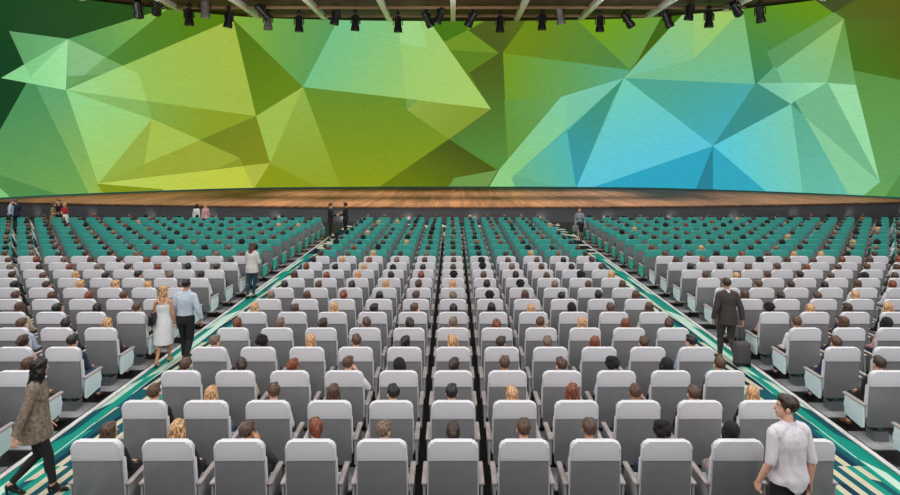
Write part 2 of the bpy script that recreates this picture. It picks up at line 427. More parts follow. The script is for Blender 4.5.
for poly, lay in cells:
    f = []; c = []
    for p in poly:
        v = vid(p)
        if v in f: continue
        cc = (95, 130, 30)
        for g, al in lay:
            gc = g(p); cc = tuple(cc[k] * (1 - al) + gc[k] * al for k in range(3))
        f.append(v); c.append(tuple(lin(x) for x in cc) + (1.0,))
    if len(f) >= 3: faces.append(f); cols.append(c)
me = D.meshes.new('screen_surface'); me.from_pydata(verts, [], faces)
ca = me.color_attributes.new('pattern', 'FLOAT_COLOR', 'CORNER')
flat = [x for c in cols for q in c for x in q]
if len(ca.data) * 4 == len(flat): ca.data.foreach_set('color', flat)
bm = bmesh.new(); bm.from_mesh(me)
bm.normal_update()
for f in bm.faces:
    if f.normal.y > 0: f.normal_flip()
bm.to_mesh(me); bm.free()
m = D.materials.new('lit_screen_pattern'); m.use_nodes = True
nt = m.node_tree; n = nt.nodes; l = nt.links; b = n['Principled BSDF']
at = n.new('ShaderNodeAttribute'); at.attribute_name = 'pattern'
tc = n.new('ShaderNodeTexCoord'); mp = n.new('ShaderNodeMapping'); mp.inputs['Scale'].default_value = (0.6, 0.6, 4.2)
l.new(tc.outputs['Object'], mp.inputs['Vector'])
nz = n.new('ShaderNodeTexNoise'); nz.inputs['Scale'].default_value = 3.2; nz.inputs['Detail'].default_value = 6; nz.inputs['Roughness'].default_value = 0.65
l.new(mp.outputs['Vector'], nz.inputs['Vector'])
mr = n.new('ShaderNodeMapRange'); mr.inputs['From Min'].default_value = 0.25; mr.inputs['From Max'].default_value = 0.75; mr.inputs['To Min'].default_value = 0.86; mr.inputs['To Max'].default_value = 1.08
l.new(nz.outputs['Fac'], mr.inputs['Value'])
mx = n.new('ShaderNodeMix'); mx.data_type = 'RGBA'; mx.blend_type = 'MULTIPLY'; mx.inputs[0].default_value = 1.0
l.new(at.outputs['Color'], mx.inputs[6]); l.new(mr.outputs['Result'], mx.inputs[7])
b.inputs['Base Color'].default_value = (0.006, 0.006, 0.006, 1); b.inputs['Roughness'].default_value = 0.8; b.inputs['Specular IOR Level'].default_value = 0.0
l.new(mx.outputs[2], b.inputs['Emission Color']); b.inputs['Emission Strength'].default_value = 0.98
me.materials.append(m)
so = link('video_screen', me)
tag(so, 'huge curved screen glowing with green and blue triangles behind the stage', 'screen')
so.modifiers.new('thickness', 'SOLIDIFY').thickness = 0.12
so.modifiers['thickness'].offset = -1
# teal foot strip under the screen
bm = bmesh.new()
ra = []
for (dz, dy) in ((0, -0.10), (0.12, -0.10), (0.12, -0.02), (0, -0.02)):
    ra.append([bm.verts.new((x, screen_d(x) + dy, STZ + 0.002 + dz)) for x in [-31 + 62 * i / 80 for i in range(81)]])
for a in range(4):
    for i in range(80): bm.faces.new((ra[a][i], ra[a][i + 1], ra[(a + 1) % 4][i + 1], ra[(a + 1) % 4][i]))
for i in (0, 80): bm.faces.new([ra[a][i] for a in range(4)])
tag(obj('foot_strip', bm, mat('teal_foot_strip', rgb(16, 96, 92), 0.5)), 'thin dark teal strip along the foot of the curved screen', 'strip')

# ------------------------------------------------------------------ stage lights under the ceiling
M_BLACK = mat('black_metal', rgb(36, 35, 37), 0.4, metal=0.2)
M_GREYM = mat('grey_metal', rgb(128, 124, 124), 0.4, metal=0.3)
M_LENS = mat('lamp_lens', rgb(60, 62, 70), 0.1)
def stage_light(x_px, dist, drop, tilt, pan, grey=False):
    X = (x_px - VX) / F * dist
    t = empty('stage_light', (X, dist, CEILZ))
    hm = M_GREYM if grey else M_BLACK
    bm = bmesh.new(); cyl(bm, (0, 0, 0.12), (0, 0, -drop), 0.05); box(bm, (0, 0, -0.06), (0.24, 0.18, 0.16), 0.02); obj('hanger', bm, M_BLACK, t)
    rot = Euler((math.radians(tilt), 0, math.radians(pan))).to_matrix()
    bm = bmesh.new()
    box(bm, (0, 0, -0.02), (0.52, 0.1, 0.05), 0.01); box(bm, (-0.25, 0, -0.2), (0.04, 0.09, 0.4), 0.01); box(bm, (0.25, 0, -0.2), (0.04, 0.09, 0.4), 0.01)
    y = obj('yoke', bm, M_BLACK, t); y.location = (0, 0, -drop); y.rotation_euler = (0, 0, math.radians(pan))
    bm = bmesh.new()
    prof = [(-0.42, 0.02), (-0.42, 0.15), (-0.3, 0.19), (0.2, 0.19), (0.24, 0.22), (0.5, 0.24), (0.5, 0.20), (0.44, 0.0)]
    nn = 18; prev = None
    for z, r in prof:
        cur = [bm.verts.new((max(r, 0.001) * math.cos(2 * PI * i / nn), max(r, 0.001) * math.sin(2 * PI * i / nn), -z)) for i in range(nn)]
        if prev:
            for i in range(nn): bm.faces.new((prev[i], prev[(i + 1) % nn], cur[(i + 1) % nn], cur[i]))
        else: bm.faces.new(cur)
        prev = cur
    bm.faces.new(prev)
    bmesh.ops.rotate(bm, cent=(0, 0, 0), matrix=rot, verts=bm.verts[:])
    h = obj('lamp_housing', bm, hm, t); h.location = (0, 0, -drop - 0.3); t.scale = (1.5, 1.5, 1.4)
    bm = bmesh.new(); ellipsoid(bm, (0, 0, 0), (0.19, 0.19, 0.05)); 
    bmesh.ops.translate(bm, vec=(0, 0, -0.46), verts=bm.verts[:]); bmesh.ops.rotate(bm, cent=(0, 0, 0), matrix=rot, verts=bm.verts[:])
    e = obj('lens', bm, M_LENS, h)
    return t
lights_px = [(138, 43.2, .15, 35, 20, 0), (157, 43.6, .0, 60, 30, 0), (189, 44.6, .35, 5, 0, 0), (205, 44, .0, 15, 10, 1), (229, 45.4, .35, 14, 60, 0), (262, 45, .0, 50, -40, 0),
             (268, 46.2, .35, 4, 0, 1), (299, 47, .35, 4, 0, 0), (336, 46, .1, 20, 50, 0), (355.5, 46.6, .35, 8, 30, 0), (398, 47.2, .35, 5, 0, 0), (427, 46.3, .2, 35, -50, 0), (440, 45.6, .1, 25, 60, 0),
             (472, 46.2, .2, 38, 50, 0), (500, 47.2, .35, 4, 0, 0), (542, 46.6, .3, 5, 0, 0), (560, 45.6, .1, 22, -30, 1), (600, 47, .35, 5, 0, 0), (627, 46.6, .2, 45, -60, 0), (667, 46, .25, 30, -60, 0),
             (690, 45, .0, 15, 20, 0), (709, 45.3, .35, 4, 0, 0), (735, 44, .0, 60, -50, 0), (760, 43.8, .3, 20, -45, 0)]
lab_near = {0: 'leftmost in the row at the ceiling edge'}
names24 = ['leftmost', 'second from left', 'third from left', 'fourth from left', 'fifth from left', 'sixth from left', 'seventh from left', 'eighth from left', 'ninth from left', 'tenth from left', 'eleventh from left', 'twelfth from left',
           'twelfth from right', 'eleventh from right', 'tenth from right', 'ninth from right', 'eighth from right', 'seventh from right', 'sixth from right', 'fifth from right', 'fourth from right', 'third from right', 'second from right', 'rightmost']
for i, (x, d, dr, ti, pa, g) in enumerate(lights_px):
    t = stage_light(x, d, dr, ti, pa, g)
    tag(t, '%s stage spotlight hanging under the ceiling above the screen, %s' % ('grey' if g else 'black', names24[i]), 'stage light', 'stage spotlights under the ceiling')

# ------------------------------------------------------------------ carpets and aisle edges
def carpet_mat(far):
    m = D.materials.new('patterned_carpet_flecks' if far else 'patterned_carpet_stripes'); m.use_nodes = True
    nt = m.node_tree; n = nt.nodes; l = nt.links; b = n['Principled BSDF']
    b.inputs['Roughness'].default_value = 0.9; b.inputs['Specular IOR Level'].default_value = 0.1
    tc = n.new('ShaderNodeTexCoord'); sp = n.new('ShaderNodeSeparateXYZ'); l.new(tc.outputs['Object'], sp.inputs[0])
    def math_(op, a, b_=None):
        q = n.new('ShaderNodeMath'); q.operation = op
        for i, v in enumerate((a, b_)):
            if v is None: continue
            if isinstance(v, (int, float)): q.inputs[i].default_value = v
            else: l.new(v, q.inputs[i])
        return q.outputs[0]
    ax = math_('ABSOLUTE', sp.outputs['X']); y = sp.outputs['Y']
    def ramp(fac, stops):
        cr = n.new('ShaderNodeValToRGB'); cr.color_ramp.interpolation = 'CONSTANT'
        e = cr.color_ramp.elements
        while len(e) < len(stops): e.new(0.5)
        for k, (p, c) in enumerate(stops): e[k].position = p; e[k].color = c
        l.new(fac, cr.inputs['Fac']); return cr.outputs['Color']
    DT, CR, MI, TE, NV = rgb(24, 84, 92), rgb(196, 190, 164), rgb(186, 214, 196), rgb(26, 140, 122), rgb(16, 52, 68)
    if not far:
        tile = math_('FLOOR', math_('DIVIDE', math_('ADD', y, -0.42), 2.6))
        wn0 = n.new('ShaderNodeTexWhiteNoise'); wn0.noise_dimensions = '1D'; l.new(tile, wn0.inputs['W'])
        u = math_('ADD', math_('ADD', ax, math_('MULTIPLY', y, 0.085)), wn0.outputs['Value'])
        st_ = math_('FLOOR', math_('DIVIDE', u, 0.105))
        # broken stripe ends: cut every stripe at its own place along the aisle
        wn1 = n.new('ShaderNodeTexWhiteNoise'); wn1.noise_dimensions = '1D'; l.new(math_('ADD', st_, 0.37), wn1.inputs['W'])
        cut = math_('FLOOR', math_('DIVIDE', math_('ADD', math_('ADD', y, math_('MULTIPLY', wn1.outputs['Value'], 5.0)), math_('MULTIPLY', ax, 0.6)), 2.6))
        cb = n.new('ShaderNodeCombineXYZ'); l.new(st_, cb.inputs[0]); l.new(cut, cb.inputs[1]); l.new(tile, cb.inputs[2])
        par = math_('MODULO', math_('ABSOLUTE', st_), 2.0)
        wn = n.new('ShaderNodeTexWhiteNoise'); wn.noise_dimensions = '3D'; l.new(cb.outputs[0], wn.inputs['Vector'])
        dark = ramp(wn.outputs['Value'], [(0, DT), (0.45, NV), (0.62, TE), (0.82, CR)])
        light = ramp(wn.outputs['Value'], [(0, CR), (0.6, MI), (0.8, DT)])
        mix = n.new('ShaderNodeMix'); mix.data_type = 'RGBA'; l.new(par, mix.inputs[0]); l.new(dark, mix.inputs[6]); l.new(light, mix.inputs[7])
        # green border beside the white line
        brd = math_('FLOOR', math_('DIVIDE', math_('ADD', y, math_('MULTIPLY', ax, 2.5)), 1.1))
        cb2 = n.new('ShaderNodeCombineXYZ'); l.new(math_('FLOOR', math_('DIVIDE', ax, 0.14)), cb2.inputs[0]); l.new(brd, cb2.inputs[1])
        wn2 = n.new('ShaderNodeTexWhiteNoise'); wn2.noise_dimensions = '3D'; l.new(cb2.outputs[0], wn2.inputs['Vector'])
        bord = ramp(wn2.outputs['Value'], [(0, TE), (0.6, MI), (0.9, DT)])
        isb = math_('GREATER_THAN', ax, AISLE_OUT - 0.28)
        mix2 = n.new('ShaderNodeMix'); mix2.data_type = 'RGBA'; l.new(isb, mix2.inputs[0]); l.new(mix.outputs[2], mix2.inputs[6]); l.new(bord, mix2.inputs[7])
        l.new(mix2.outputs[2], b.inputs['Base Color'])
    else:
        r_ = math_('FLOOR', math_('DIVIDE', y, 0.42))
        wn0 = n.new('ShaderNodeTexWhiteNoise'); wn0.noise_dimensions = '1D'; l.new(r_, wn0.inputs['W'])
        c_ = math_('FLOOR', math_('DIVIDE', math_('ADD', math_('ADD', sp.outputs['X'], math_('MULTIPLY', y, 0.5)), wn0.outputs['Value']), 0.34))
        cb = n.new('ShaderNodeCombineXYZ'); l.new(c_, cb.inputs[0]); l.new(r_, cb.inputs[1])
        wn = n.new('ShaderNodeTexWhiteNoise'); wn.noise_dimensions = '3D'; l.new(cb.outputs[0], wn.inputs['Vector'])
        l.new(ramp(wn.outputs['Value'], [(0, rgb(18, 34, 48)), (0.45, rgb(24, 60, 72)), (0.62, rgb(18, 24, 30)), (0.72, CR)]), b.inputs['Base Color'])
    return m
M_CAR, M_CARF = carpet_mat(False), carpet_mat(True)
YFAR = 24.5
for s, nm in ((-1, 'left'), (1, 'right')):
    bm = bmesh.new(); box(bm, (s * (AISLE_IN + AISLE_OUT) / 2, (4 + YFAR) / 2, 0.006), (AISLE_OUT - AISLE_IN, YFAR - 4, 0.012))
    tag(obj('aisle_carpet', bm, M_CAR, smooth=False), 'teal and cream striped carpet along the %s aisle' % nm, 'carpet', 'striped aisle carpets')
    bm = bmesh.new(); box(bm, (s * (AISLE_OUT + 0.06), 17, 0.012), (0.075, 26, 0.024), 0.004)
    o = struct(obj('trim_%d' % (1 if s < 0 else 2), bm, mat('white_aisle_edge', rgb(250, 249, 246), 0.5)))
    bm = bmesh.new(); box(bm, (s * (AISLE_OUT + 0.125), 17, 0.011), (0.04, 26, 0.022), 0.003)
    o = struct(obj('trim_%d' % (3 if s < 0 else 4), bm, mat('black_aisle_edge', rgb(10, 10, 10), 0.4)))
bm = bmesh.new(); box(bm, (0, (YFAR + 34.0) / 2, 0.006), (2 * AISLE_OUT, 34.0 - YFAR, 0.012))
tag(obj('stage_front_carpet', bm, M_CARF, smooth=False), 'navy and cream flecked carpet below the stage and between the teal rows', 'carpet')

# ------------------------------------------------------------------ seat
def shear(bm, vs=None, k=0.10):
    for v in (vs or bm.verts): v.co.y += (1.19 - v.co.z) * k
M_ARMG = mat('grey_arm_panel', rgb(150, 149, 150), 0.4)
def make_seat(name, cush, armp, ends=()):
    t = empty(name, (0, 0, 0))
    def outline(z0, z1, w0, w1, rt, rb=0.0, n=6):
        pts = []
        if rb:
            for k in range(n + 1):
                a = PI + PI / 2 * k / n; pts.append((-w0 / 2 + rb + rb * math.cos(a), z0 + rb + rb * math.sin(a)))
            for k in range(n + 1):
                a = -PI / 2 + PI / 2 * k / n; pts.append((w0 / 2 - rb + rb * math.cos(a), z0 + rb + rb * math.sin(a)))
        else: pts += [(-w0 / 2, z0), (w0 / 2, z0)]
        for k in range(n + 1):
            a = PI / 2 * k / n; pts.append((w1 / 2 - rt + rt * math.cos(a), z1 - rt + rt * math.sin(a)))
        for k in range(n + 1):
            a = PI / 2 + PI / 2 * k / n; pts.append((-w1 / 2 + rt + rt * math.cos(a), z1 - rt + rt * math.sin(a)))
        return pts
    bm = bmesh.new(); prism(bm, outline(0.93, 1.160, 0.59, 0.575, 0.075, 0.012), -0.012, 0.068, 0.028); shear(bm); obj('headrest', bm, cush, t)
    bm = bmesh.new(); prism(bm, outline(0.40, 0.935, 0.605, 0.588, 0.01, 0.05), 0.018, 0.085, 0.02); shear(bm); obj('backrest', bm, cush, t)
    bm = bmesh.new(); prism(bm, outline(0.285, 0.926, 0.572, 0.558, 0.01, 0.04), -0.004, 0.03, 0.01, 2); shear(bm); obj('back_shell', bm, M_SHELL, t)
    bm = bmesh.new(); box(bm, (0, 0.395, 0.395), (0.555, 0.50, 0.14), 0.04, 3); obj('seat_cushion', bm, cush, t)
    bm = bmesh.new(); box(bm, (0, 0.36, 0.31), (0.50, 0.42, 0.05), 0.012); obj('seat_pan', bm, M_SHELL, t)
    for s in (-1, 1):
        bm = bmesh.new()
        out = [(0.09, 0.615), (0.09, 0.285), (0.12, 0.265), (0.49, 0.31), (0.50, 0.33), (0.50, 0.42), (0.525, 0.44), (0.525, 0.50), (0.50, 0.52), (0.50, 0.615)]
        prism(bm, out, s * 0.318, s * 0.350, 0.006, 2, axis='x')
        a = obj('armrest', bm, armp if s in ends else M_ARMG, t)
        bm = bmesh.new(); box(bm, (s * 0.332, 0.305, 0.632), (0.068, 0.47, 0.036), 0.014, 3); obj('arm_pad', bm, M_PAD, a)
    bm = bmesh.new(); box(bm, (0, 0.27, 0.10), (0.23, 0.20, 0.16), 0.012); box(bm, (0, 0.27, 0.20), (0.12, 0.12, 0.22), 0.01)
    p = obj('pedestal', bm, M_PED, t)
    bm = bmesh.new(); box(bm, (0, 0.205, 0.225), (0.055, 0.02, 0.075), 0.004); obj('collar', bm, M_COLLAR, p)
    bm = bmesh.new(); box(bm, (0, 0.235, 0.012), (0.60, 0.55, 0.022), 0.004); obj('base_plate', bm, M_PLATE, t)
    return t
PROTO = {}
def seat_kind(r, c): return ('l' if r <= 12 else 't') + {-8: 'a', 8: 'b'}.get(c, 'm')
for kk, cu, ar in (('l', M_CUSH, M_ARMP), ('t', M_TEAL, M_ARMT)):
    for e, ends in (('m', ()), ('a', (1,)), ('b', (-1,))): PROTO[kk + e] = make_seat('theatre_seat', cu, ar, ends)

_RY = [6.645, 7.67, 8.70, 9.73, 10.77, 11.80, 12.81, 13.83, 14.85, 15.86, 16.86, 17.85, 18.92]
def row_y(r): return _RY[r - 1] if r <= 13 else 18.92 + 1.09 * (r - 13)
NROW = 21
SEATS = []
for r in range(1, NROW + 1):
    pix = PITCH * F / row_y(r)
    cmax = int((458 + 0.42 * pix) / pix)
    cols_ = list(range(-5, 6))
    if r == 2: cmax = 8
    if r >= 2:
        cols_ += [-c for c in range(8, cmax + 1)] + [c for c in range(8, int((452 + 0.42 * pix) / pix if r > 2 else 8) + 1)]
    for c in cols_: SEATS.append((r, c))
SEATS.sort(key=lambda rc: (rc[0], abs(rc[1])))
ORD = ['zeroth', 'first', 'second', 'third', 'fourth', 'fifth', 'sixth', 'seventh', 'eighth', 'ninth', 'tenth', 'eleventh', 'twelfth', 'thirteenth', 'fourteenth', 'fifteenth', 'sixteenth', 'seventeenth', 'eighteenth', 'nineteenth', 'twentieth']
def row_words(r):
    if r == 1: return 'nearest row'
    if r <= 8: return ORD[r] + ' nearest row'
    if r == 12: return 'last light row'
    if r < 12: return ORD[13 - r] + '-last light row'
    return ORD[r - 12] + ' teal row'
def col_words(c):
    if c == 0: return 'on the centre line'
    if abs(c) <= 5: return '%s %s of centre' % (ORD[abs(c)], 'left' if c < 0 else 'right')
    k = abs(c) - 7
    return ('aisle seat' if k == 1 else '%s from aisle' % ORD[k])
def place_words(r, c):
    blk = '' if abs(c) <= 5 else ('left block, ' if c < 0 else 'right block, ')
    return blk + row_words(r) + ', ' + col_words(c)

SEAT_IND = SEATS[:300]; SEAT_FAR = SEATS[300:]
used = set()
for (r, c) in SEAT_IND:
    k = 'l' if r <= 12 else 't'
    sk_ = seat_kind(r, c)
    o = PROTO[sk_] if sk_ not in used else copy_tree(PROTO[sk_])
    used.add(sk_)
    o.location = (c * PITCH, row_y(r), 0)
    tag(o, ('light grey' if k == 'l' else 'teal topped') + ' theatre seat, ' + place_words(r, c), 'seat', 'light grey theatre seats' if k == 'l' else 'teal theatre seats')

# ---- the rest of the teal seats as one object
class Acc:
    def __init__(s): s.v = []; s.f = []; s.m = []; s.n = 0; s.mats = []
    def mi(s, m):
        if m not in s.mats: s.mats.append(m)
        return s.mats.index(m)
    def add(s, vv, ff, mi):
        s.v.append(vv); s.f.extend([[i + s.n for i in f] for f in ff]); s.m.extend([mi] * len(ff) if isinstance(mi, int) else mi); s.n += len(vv)
    def build(s, name, smooth=True, ang=40):
        me = D.meshes.new(name)
        me.from_pydata(np.concatenate(s.v).tolist(), [], s.f)
        for m in s.mats: me.materials.append(m)
        me.polygons.foreach_set('material_index', np.array(s.m, dtype=np.int32))
        finish(me, smooth, ang); me.update()
        return link(name, me)
def mesh_arrays(me):
    v = np.empty(len(me.vertices) * 3, dtype=np.float32); me.vertices.foreach_get('co', v)
    return v.reshape(-1, 3), [list(p.vertices) for p in me.polygons]
acc = Acc()
def all_parts(o, M=Matrix.Identity(4)):
    for ch in o.children:
        Mc = M @ ch.matrix_basis
        if ch.type == 'MESH': yield ch, Mc
        yield from all_parts(ch, Mc)
parts = {}
for e in 'mab':
    parts['t' + e] = []
    for ch, Mc in all_parts(PROTO['t' + e]):
        v, f = mesh_arrays(ch.data); A = np.array(Mc); v = v @ A[:3, :3].T + A[:3, 3]
        parts['t' + e].append((v, f, acc.mi(ch.data.materials[0])))
for (r, c) in SEAT_FAR:
    off = np.array((c * PITCH, row_y(r), 0), dtype=np.float32)
    for v, f, mi in parts[seat_kind(r, c)]: acc.add(v + off, f, mi)
o = acc.build('theatre_seats')
tag(o, 'distant rows of teal topped theatre seats filling the hall below the stage', 'seats', None, 'stuff')

#PEOPLE
# ------------------------------------------------------------------ people
SKIN = {'a': mat('light_skin', rgb(222, 172, 146), 0.55), 'b': mat('tan_skin', rgb(196, 144, 112), 0.55), 'd': mat('dark_skin', rgb(92, 58, 42), 0.5)}
M_EYEW = mat('eye_white', rgb(225, 222, 216), 0.3); M_IRIS = mat('eye_iris', rgb(40, 28, 20), 0.2)
M_LIP = mat('lips', rgb(176, 100, 92), 0.5); M_BROW = mat('brow_hair', rgb(92, 66, 50), 0.8)
def hairm(n, c, v=0.62): return mat(n, c, 0.42, var=v, vscale=26, stretch=(2.4, 2.4, 0.5), bump=1.0, bscale=40)  # strand noise; its strong contrast also puts hair sheen into the colour
HAIRC = {'k': hairm('black_hair', rgb(24, 20, 20)), 'd': hairm('dark_brown_hair', rgb(54, 38, 31)), 'n': hairm('brown_hair', rgb(80, 55, 41)),
         'r': hairm('auburn_hair', rgb(120, 60, 36)), 'y': hairm('blonde_hair', rgb(194, 150, 108)), 'g': hairm('grey_brown_hair', rgb(112, 92, 78))}
M_HIJAB = mat('black_headscarf', rgb(20, 19, 21), 0.8); M_AFRO = mat('curly_black_hair', rgb(22, 18, 17), 0.9, bump=1.0, bscale=45)
def cloth(n, c, v=0.08, vs=14): return mat(n, c, 0.85, var=v, vscale=vs, bump=0.25, bscale=120)
CL = {'w': cloth('white_cloth', rgb(226, 226, 228)), 'b': cloth('pale_blue_cloth', rgb(178, 196, 216)), 'k': cloth('black_cloth', rgb(26, 26, 29)),
      'c': cloth('charcoal_cloth', rgb(56, 55, 58)), 'p': cloth('pink_cloth', rgb(214, 158, 160)), 'r': cloth('red_cloth', rgb(176, 44, 52)),
      'n': cloth('navy_cloth', rgb(36, 46, 74)), 'j': cloth('blue_jeans_cloth', rgb(60, 82, 112)), 'g': cloth('grey_cloth', rgb(128, 128, 132)),
      'l': cloth('lilac_grey_shirt_cloth', rgb(206, 201, 208)), 'e': cloth('beige_cloth', rgb(186, 172, 146)), 't': cloth('teal_jeans_cloth', rgb(34, 66, 80)),
      's': cloth('dark_suit_cloth', rgb(62, 56, 54)), 'f': cloth('off_white_jacket_cloth', rgb(206, 202, 198)), 'm': cloth('slate_jacket_cloth', rgb(128, 140, 148)),
      'q': cloth('pale_shirt_cloth', rgb(186, 198, 212)), 'o': cloth('olive_dress_cloth', rgb(128, 124, 96))}
M_KNIT = mat('patterned_knit', rgb(128, 113, 99), 0.9, var=0.49, vscale=24, bump=0.5, bscale=90)
SHOEM = {'k': mat('black_shoe_leather', rgb(22, 20, 20), 0.35), 'n': mat('brown_shoe_leather', rgb(110, 70, 44), 0.5), 'e': mat('nude_shoe_leather', rgb(196, 160, 140), 0.4)}
DG = None
def run_mods(me, mods, noise_amp=0.0):
    """evaluate a stack of modifiers on a mesh and return the new mesh"""
    o = D.objects.new('work', me); COL.objects.link(o)
    for kind, kw in mods:
        md = o.modifiers.new(kind, kind)
        for k, v in kw.items(): setattr(md, k, v)
    bpy.context.view_layer.update()
    dg = bpy.context.evaluated_depsgraph_get()
    out = D.meshes.new_from_object(o.evaluated_get(dg))
    D.objects.remove(o); D.meshes.remove(me)
    return out
def bm_mesh(bm, name='work'):
    bmesh.ops.recalc_face_normals(bm, faces=bm.faces[:])
    me = D.meshes.new(name); bm.to_mesh(me); bm.free(); return me
VOX = 0.0085
def fuse(bm, vox=VOX, it=4, ratio=1.0, fac=0.5):
    mods = [('REMESH', dict(mode='VOXEL', voxel_size=vox, adaptivity=0.0)), ('SMOOTH', dict(factor=fac, iterations=it))]
    if ratio < 1: mods.append(('DECIMATE', dict(ratio=ratio)))
    return run_mods(bm_mesh(bm), mods)

def V3(*a): return Vector(a)
class Fig:
    """a figure facing +Y; joints are given in metres, the body is one fused surface"""
    def __init__(s, sex, pelvis, lean, side, head_yaw, head_pitch, arms, legs, fingers=True, heel=0.0):
        s.sex = sex; f = sex == 'f'
        k = 0.90 if f else 1.0; s.k = k
        T = Matrix.Translation(pelvis) @ Euler((math.radians(-lean), math.radians(side), 0)).to_matrix().to_4x4()
        s.T = T
        pt = lambda x, y, z: T @ Vector((x, y, z))
        bones = []  # (label, p0, p1, r0, r1)
        bm = bmesh.new(); s.bm = bm
        def cap(lab, a, b, ra, rb): bones.append((lab, Vector(a), Vector(b), ra, rb)); capsule(bm, a, b, ra, rb)
        def ell(lab, c, r, M=T, geo=True):
            if geo: ellipsoid(bm, c, r, M)
            p = M @ Vector(c); m = min(r)
            ax = max(range(3), key=lambda i: r[i]); d = Vector((0, 0, 0)); d[ax] = r[ax] - m
            bones.append((lab, M @ (Vector(c) - d), M @ (Vector(c) + d), m, m))
        sw = 0.150 if f else 0.168
        ell('pelvis', (0, -0.005, 0.0), (0.172 if f else 0.16, 0.125 if f else 0.115, 0.125), geo=False)
        ell('waist', (0, 0.0, 0.14), (0.122 if f else 0.145, 0.095 if f else 0.105, 0.14), geo=False)
        ell('chest', (0, -0.005, 0.30), (0.145 if f else 0.172, 0.108 if f else 0.12, 0.17), geo=False)
        if f: rings = [(-0.15, .10, .08, 0, -.01), (-0.10, .158, .112, 0, -.012), (-0.02, .170, .122, 0, -.012), (0.06, .150, .108, 0, -.006), (0.14, .124, .094, 0, 0), (0.22, .132, .100, 0, 0), (0.31, .148, .104, 0, -.004), (0.38, .150, .098, 0, -.01), (0.44, .115, .075, 0, -.014), (0.49, .05, .05, 0, -.012)]
        else: rings = [(-0.15, .10, .08, 0, -.005), (-0.10, .148, .106, 0, -.008), (-0.02, .158, .114, 0, -.008), (0.06, .150, .108, 0, -.004), (0.14, .147, .104, 0, 0), (0.23, .160, .112, 0, 0), (0.32, .174, .118, 0, -.004), (0.39, .172, .106, 0, -.01), (0.45, .125, .08, 0, -.014), (0.50, .05, .05, 0, -.012)]
        loft(bm, rings, 28, T)
        if f:
            for q in (-1, 1): ell('chest', (q * 0.062, 0.070, 0.295), (0.060, 0.046, 0.066))
        s.sh = {q: pt(q * sw, -0.012, 0.425) for q in (-1, 1)}
        cap('chest', pt(-sw * 0.8, -0.015, 0.42), pt(sw * 0.8, -0.015, 0.42), 0.062 * k, 0.062 * k)
        for q in (-1, 1): cap('chest', pt(q * 0.045, -0.02, 0.485), pt(q * sw * 0.85, -0.015, 0.435), 0.042 * k, 0.055 * k)
        s.neck0 = pt(0, -0.012, 0.46); hc = pt(0, 0.022, 0.655)
        cap('neck', s.neck0, pt(0, 0.008, 0.58), 0.058 * k, 0.052 * k)
        H = Matrix.Translation(hc) @ T.to_3x3().to_4x4() @ Euler((math.radians(-head_pitch), 0, math.radians(head_yaw))).to_matrix().to_4x4()
        H = H @ Matrix.Diagonal((0.96 if f else 1.0,) * 3 + (1,))
        s.H = H
        ell('head', (0, -0.016, 0.03), (0.076, 0.096, 0.086), H); ell('head', (0, 0.024, -0.042), (0.060, 0.066, 0.074), H)
        ell('head', (0, 0.066, -0.094), (0.024, 0.02, 0.02), H); ell('head', (0, 0.084, -0.062), (0.025, 0.012, 0.012), H)
        cap('head', H @ V3(0, 0.084, 0.008), H @ V3(0, 0.107, -0.027), 0.009, 0.014)
        for q in (-1, 1):
            ell('head', (q * 0.079, -0.006, -0.010), (0.010, 0.021, 0.032), H)
            cap('head', H @ V3(q * 0.014, 0.080, 0.026), H @ V3(q * 0.048, 0.062, 0.026), 0.010, 0.009)
            ell('head', (q * 0.031, 0.070, 0.003), (0.014, 0.013, 0.011), H)
        s.wr = {}
        for q in (-1, 1):
            el, wr, hd, pn, curl = arms[q]
            el, wr = Vector(el), Vector(wr); s.wr[q] = wr
            cap('upper%+d' % q, s.sh[q], el, 0.054 * k, 0.040 * k); cap('fore%+d' % q, el, el.lerp(wr, 0.4), 0.040 * k, 0.039 * k); cap('fore%+d' % q, el.lerp(wr, 0.4), wr, 0.039 * k, 0.026 * k)
            hd = Vector(hd).normalized(); pn = Vector(pn); pn = (pn - hd * pn.dot(hd)).normalized(); sd = hd.cross(pn)   # hd along the hand, pn out of the palm
            th = sd if (sd.dot(Vector((-q, 1.2, 0.3))) > 0) else -sd     # thumb side
            hs = 0.9 if f else 1.0
            pc = wr + hd * 0.05 * hs
            for w in (-0.028, -0.01, 0.01, 0.028): cap('hand%+d' % q, wr + hd * 0.012 + th * w * 0.6 * hs, wr + hd * 0.088 * hs + th * w * hs, 0.014 * hs, 0.0125 * hs)
            if fingers:
                for i, (w, L) in enumerate(((0.030, 0.072), (0.010, 0.080), (-0.010, 0.074), (-0.029, 0.058))):
                    p = wr + hd * 0.088 * hs + th * w * hs; d = hd.copy(); a = math.radians(curl)
                    for sgm, fr in enumerate((0.42, 0.32, 0.26)):
                        ax = d.cross(pn); d = (Matrix.Rotation(a * (0.8 + 0.25 * sgm), 3, ax) @ d).normalized() if ax.length > 1e-4 else d
                        p2 = p + d * L * fr * hs; cap('hand%+d' % q, p, p2, 0.0098 - 0.0006 * sgm, 0.0092 - 0.0006 * sgm); p = p2
                p = wr + hd * 0.03 * hs + th * 0.030 * hs
                d = (hd * 0.75 + th * 0.6 + pn * 0.25).normalized()
                for sgm, L in enumerate((0.040, 0.030, 0.024)):
                    p2 = p + d * L * hs; cap('hand%+d' % q, p, p2, 0.0125 - 0.001 * sgm, 0.0115 - 0.001 * sgm); p = p2; d = (d + pn * 0.15 + hd * 0.15).normalized()
        s.leg = {}
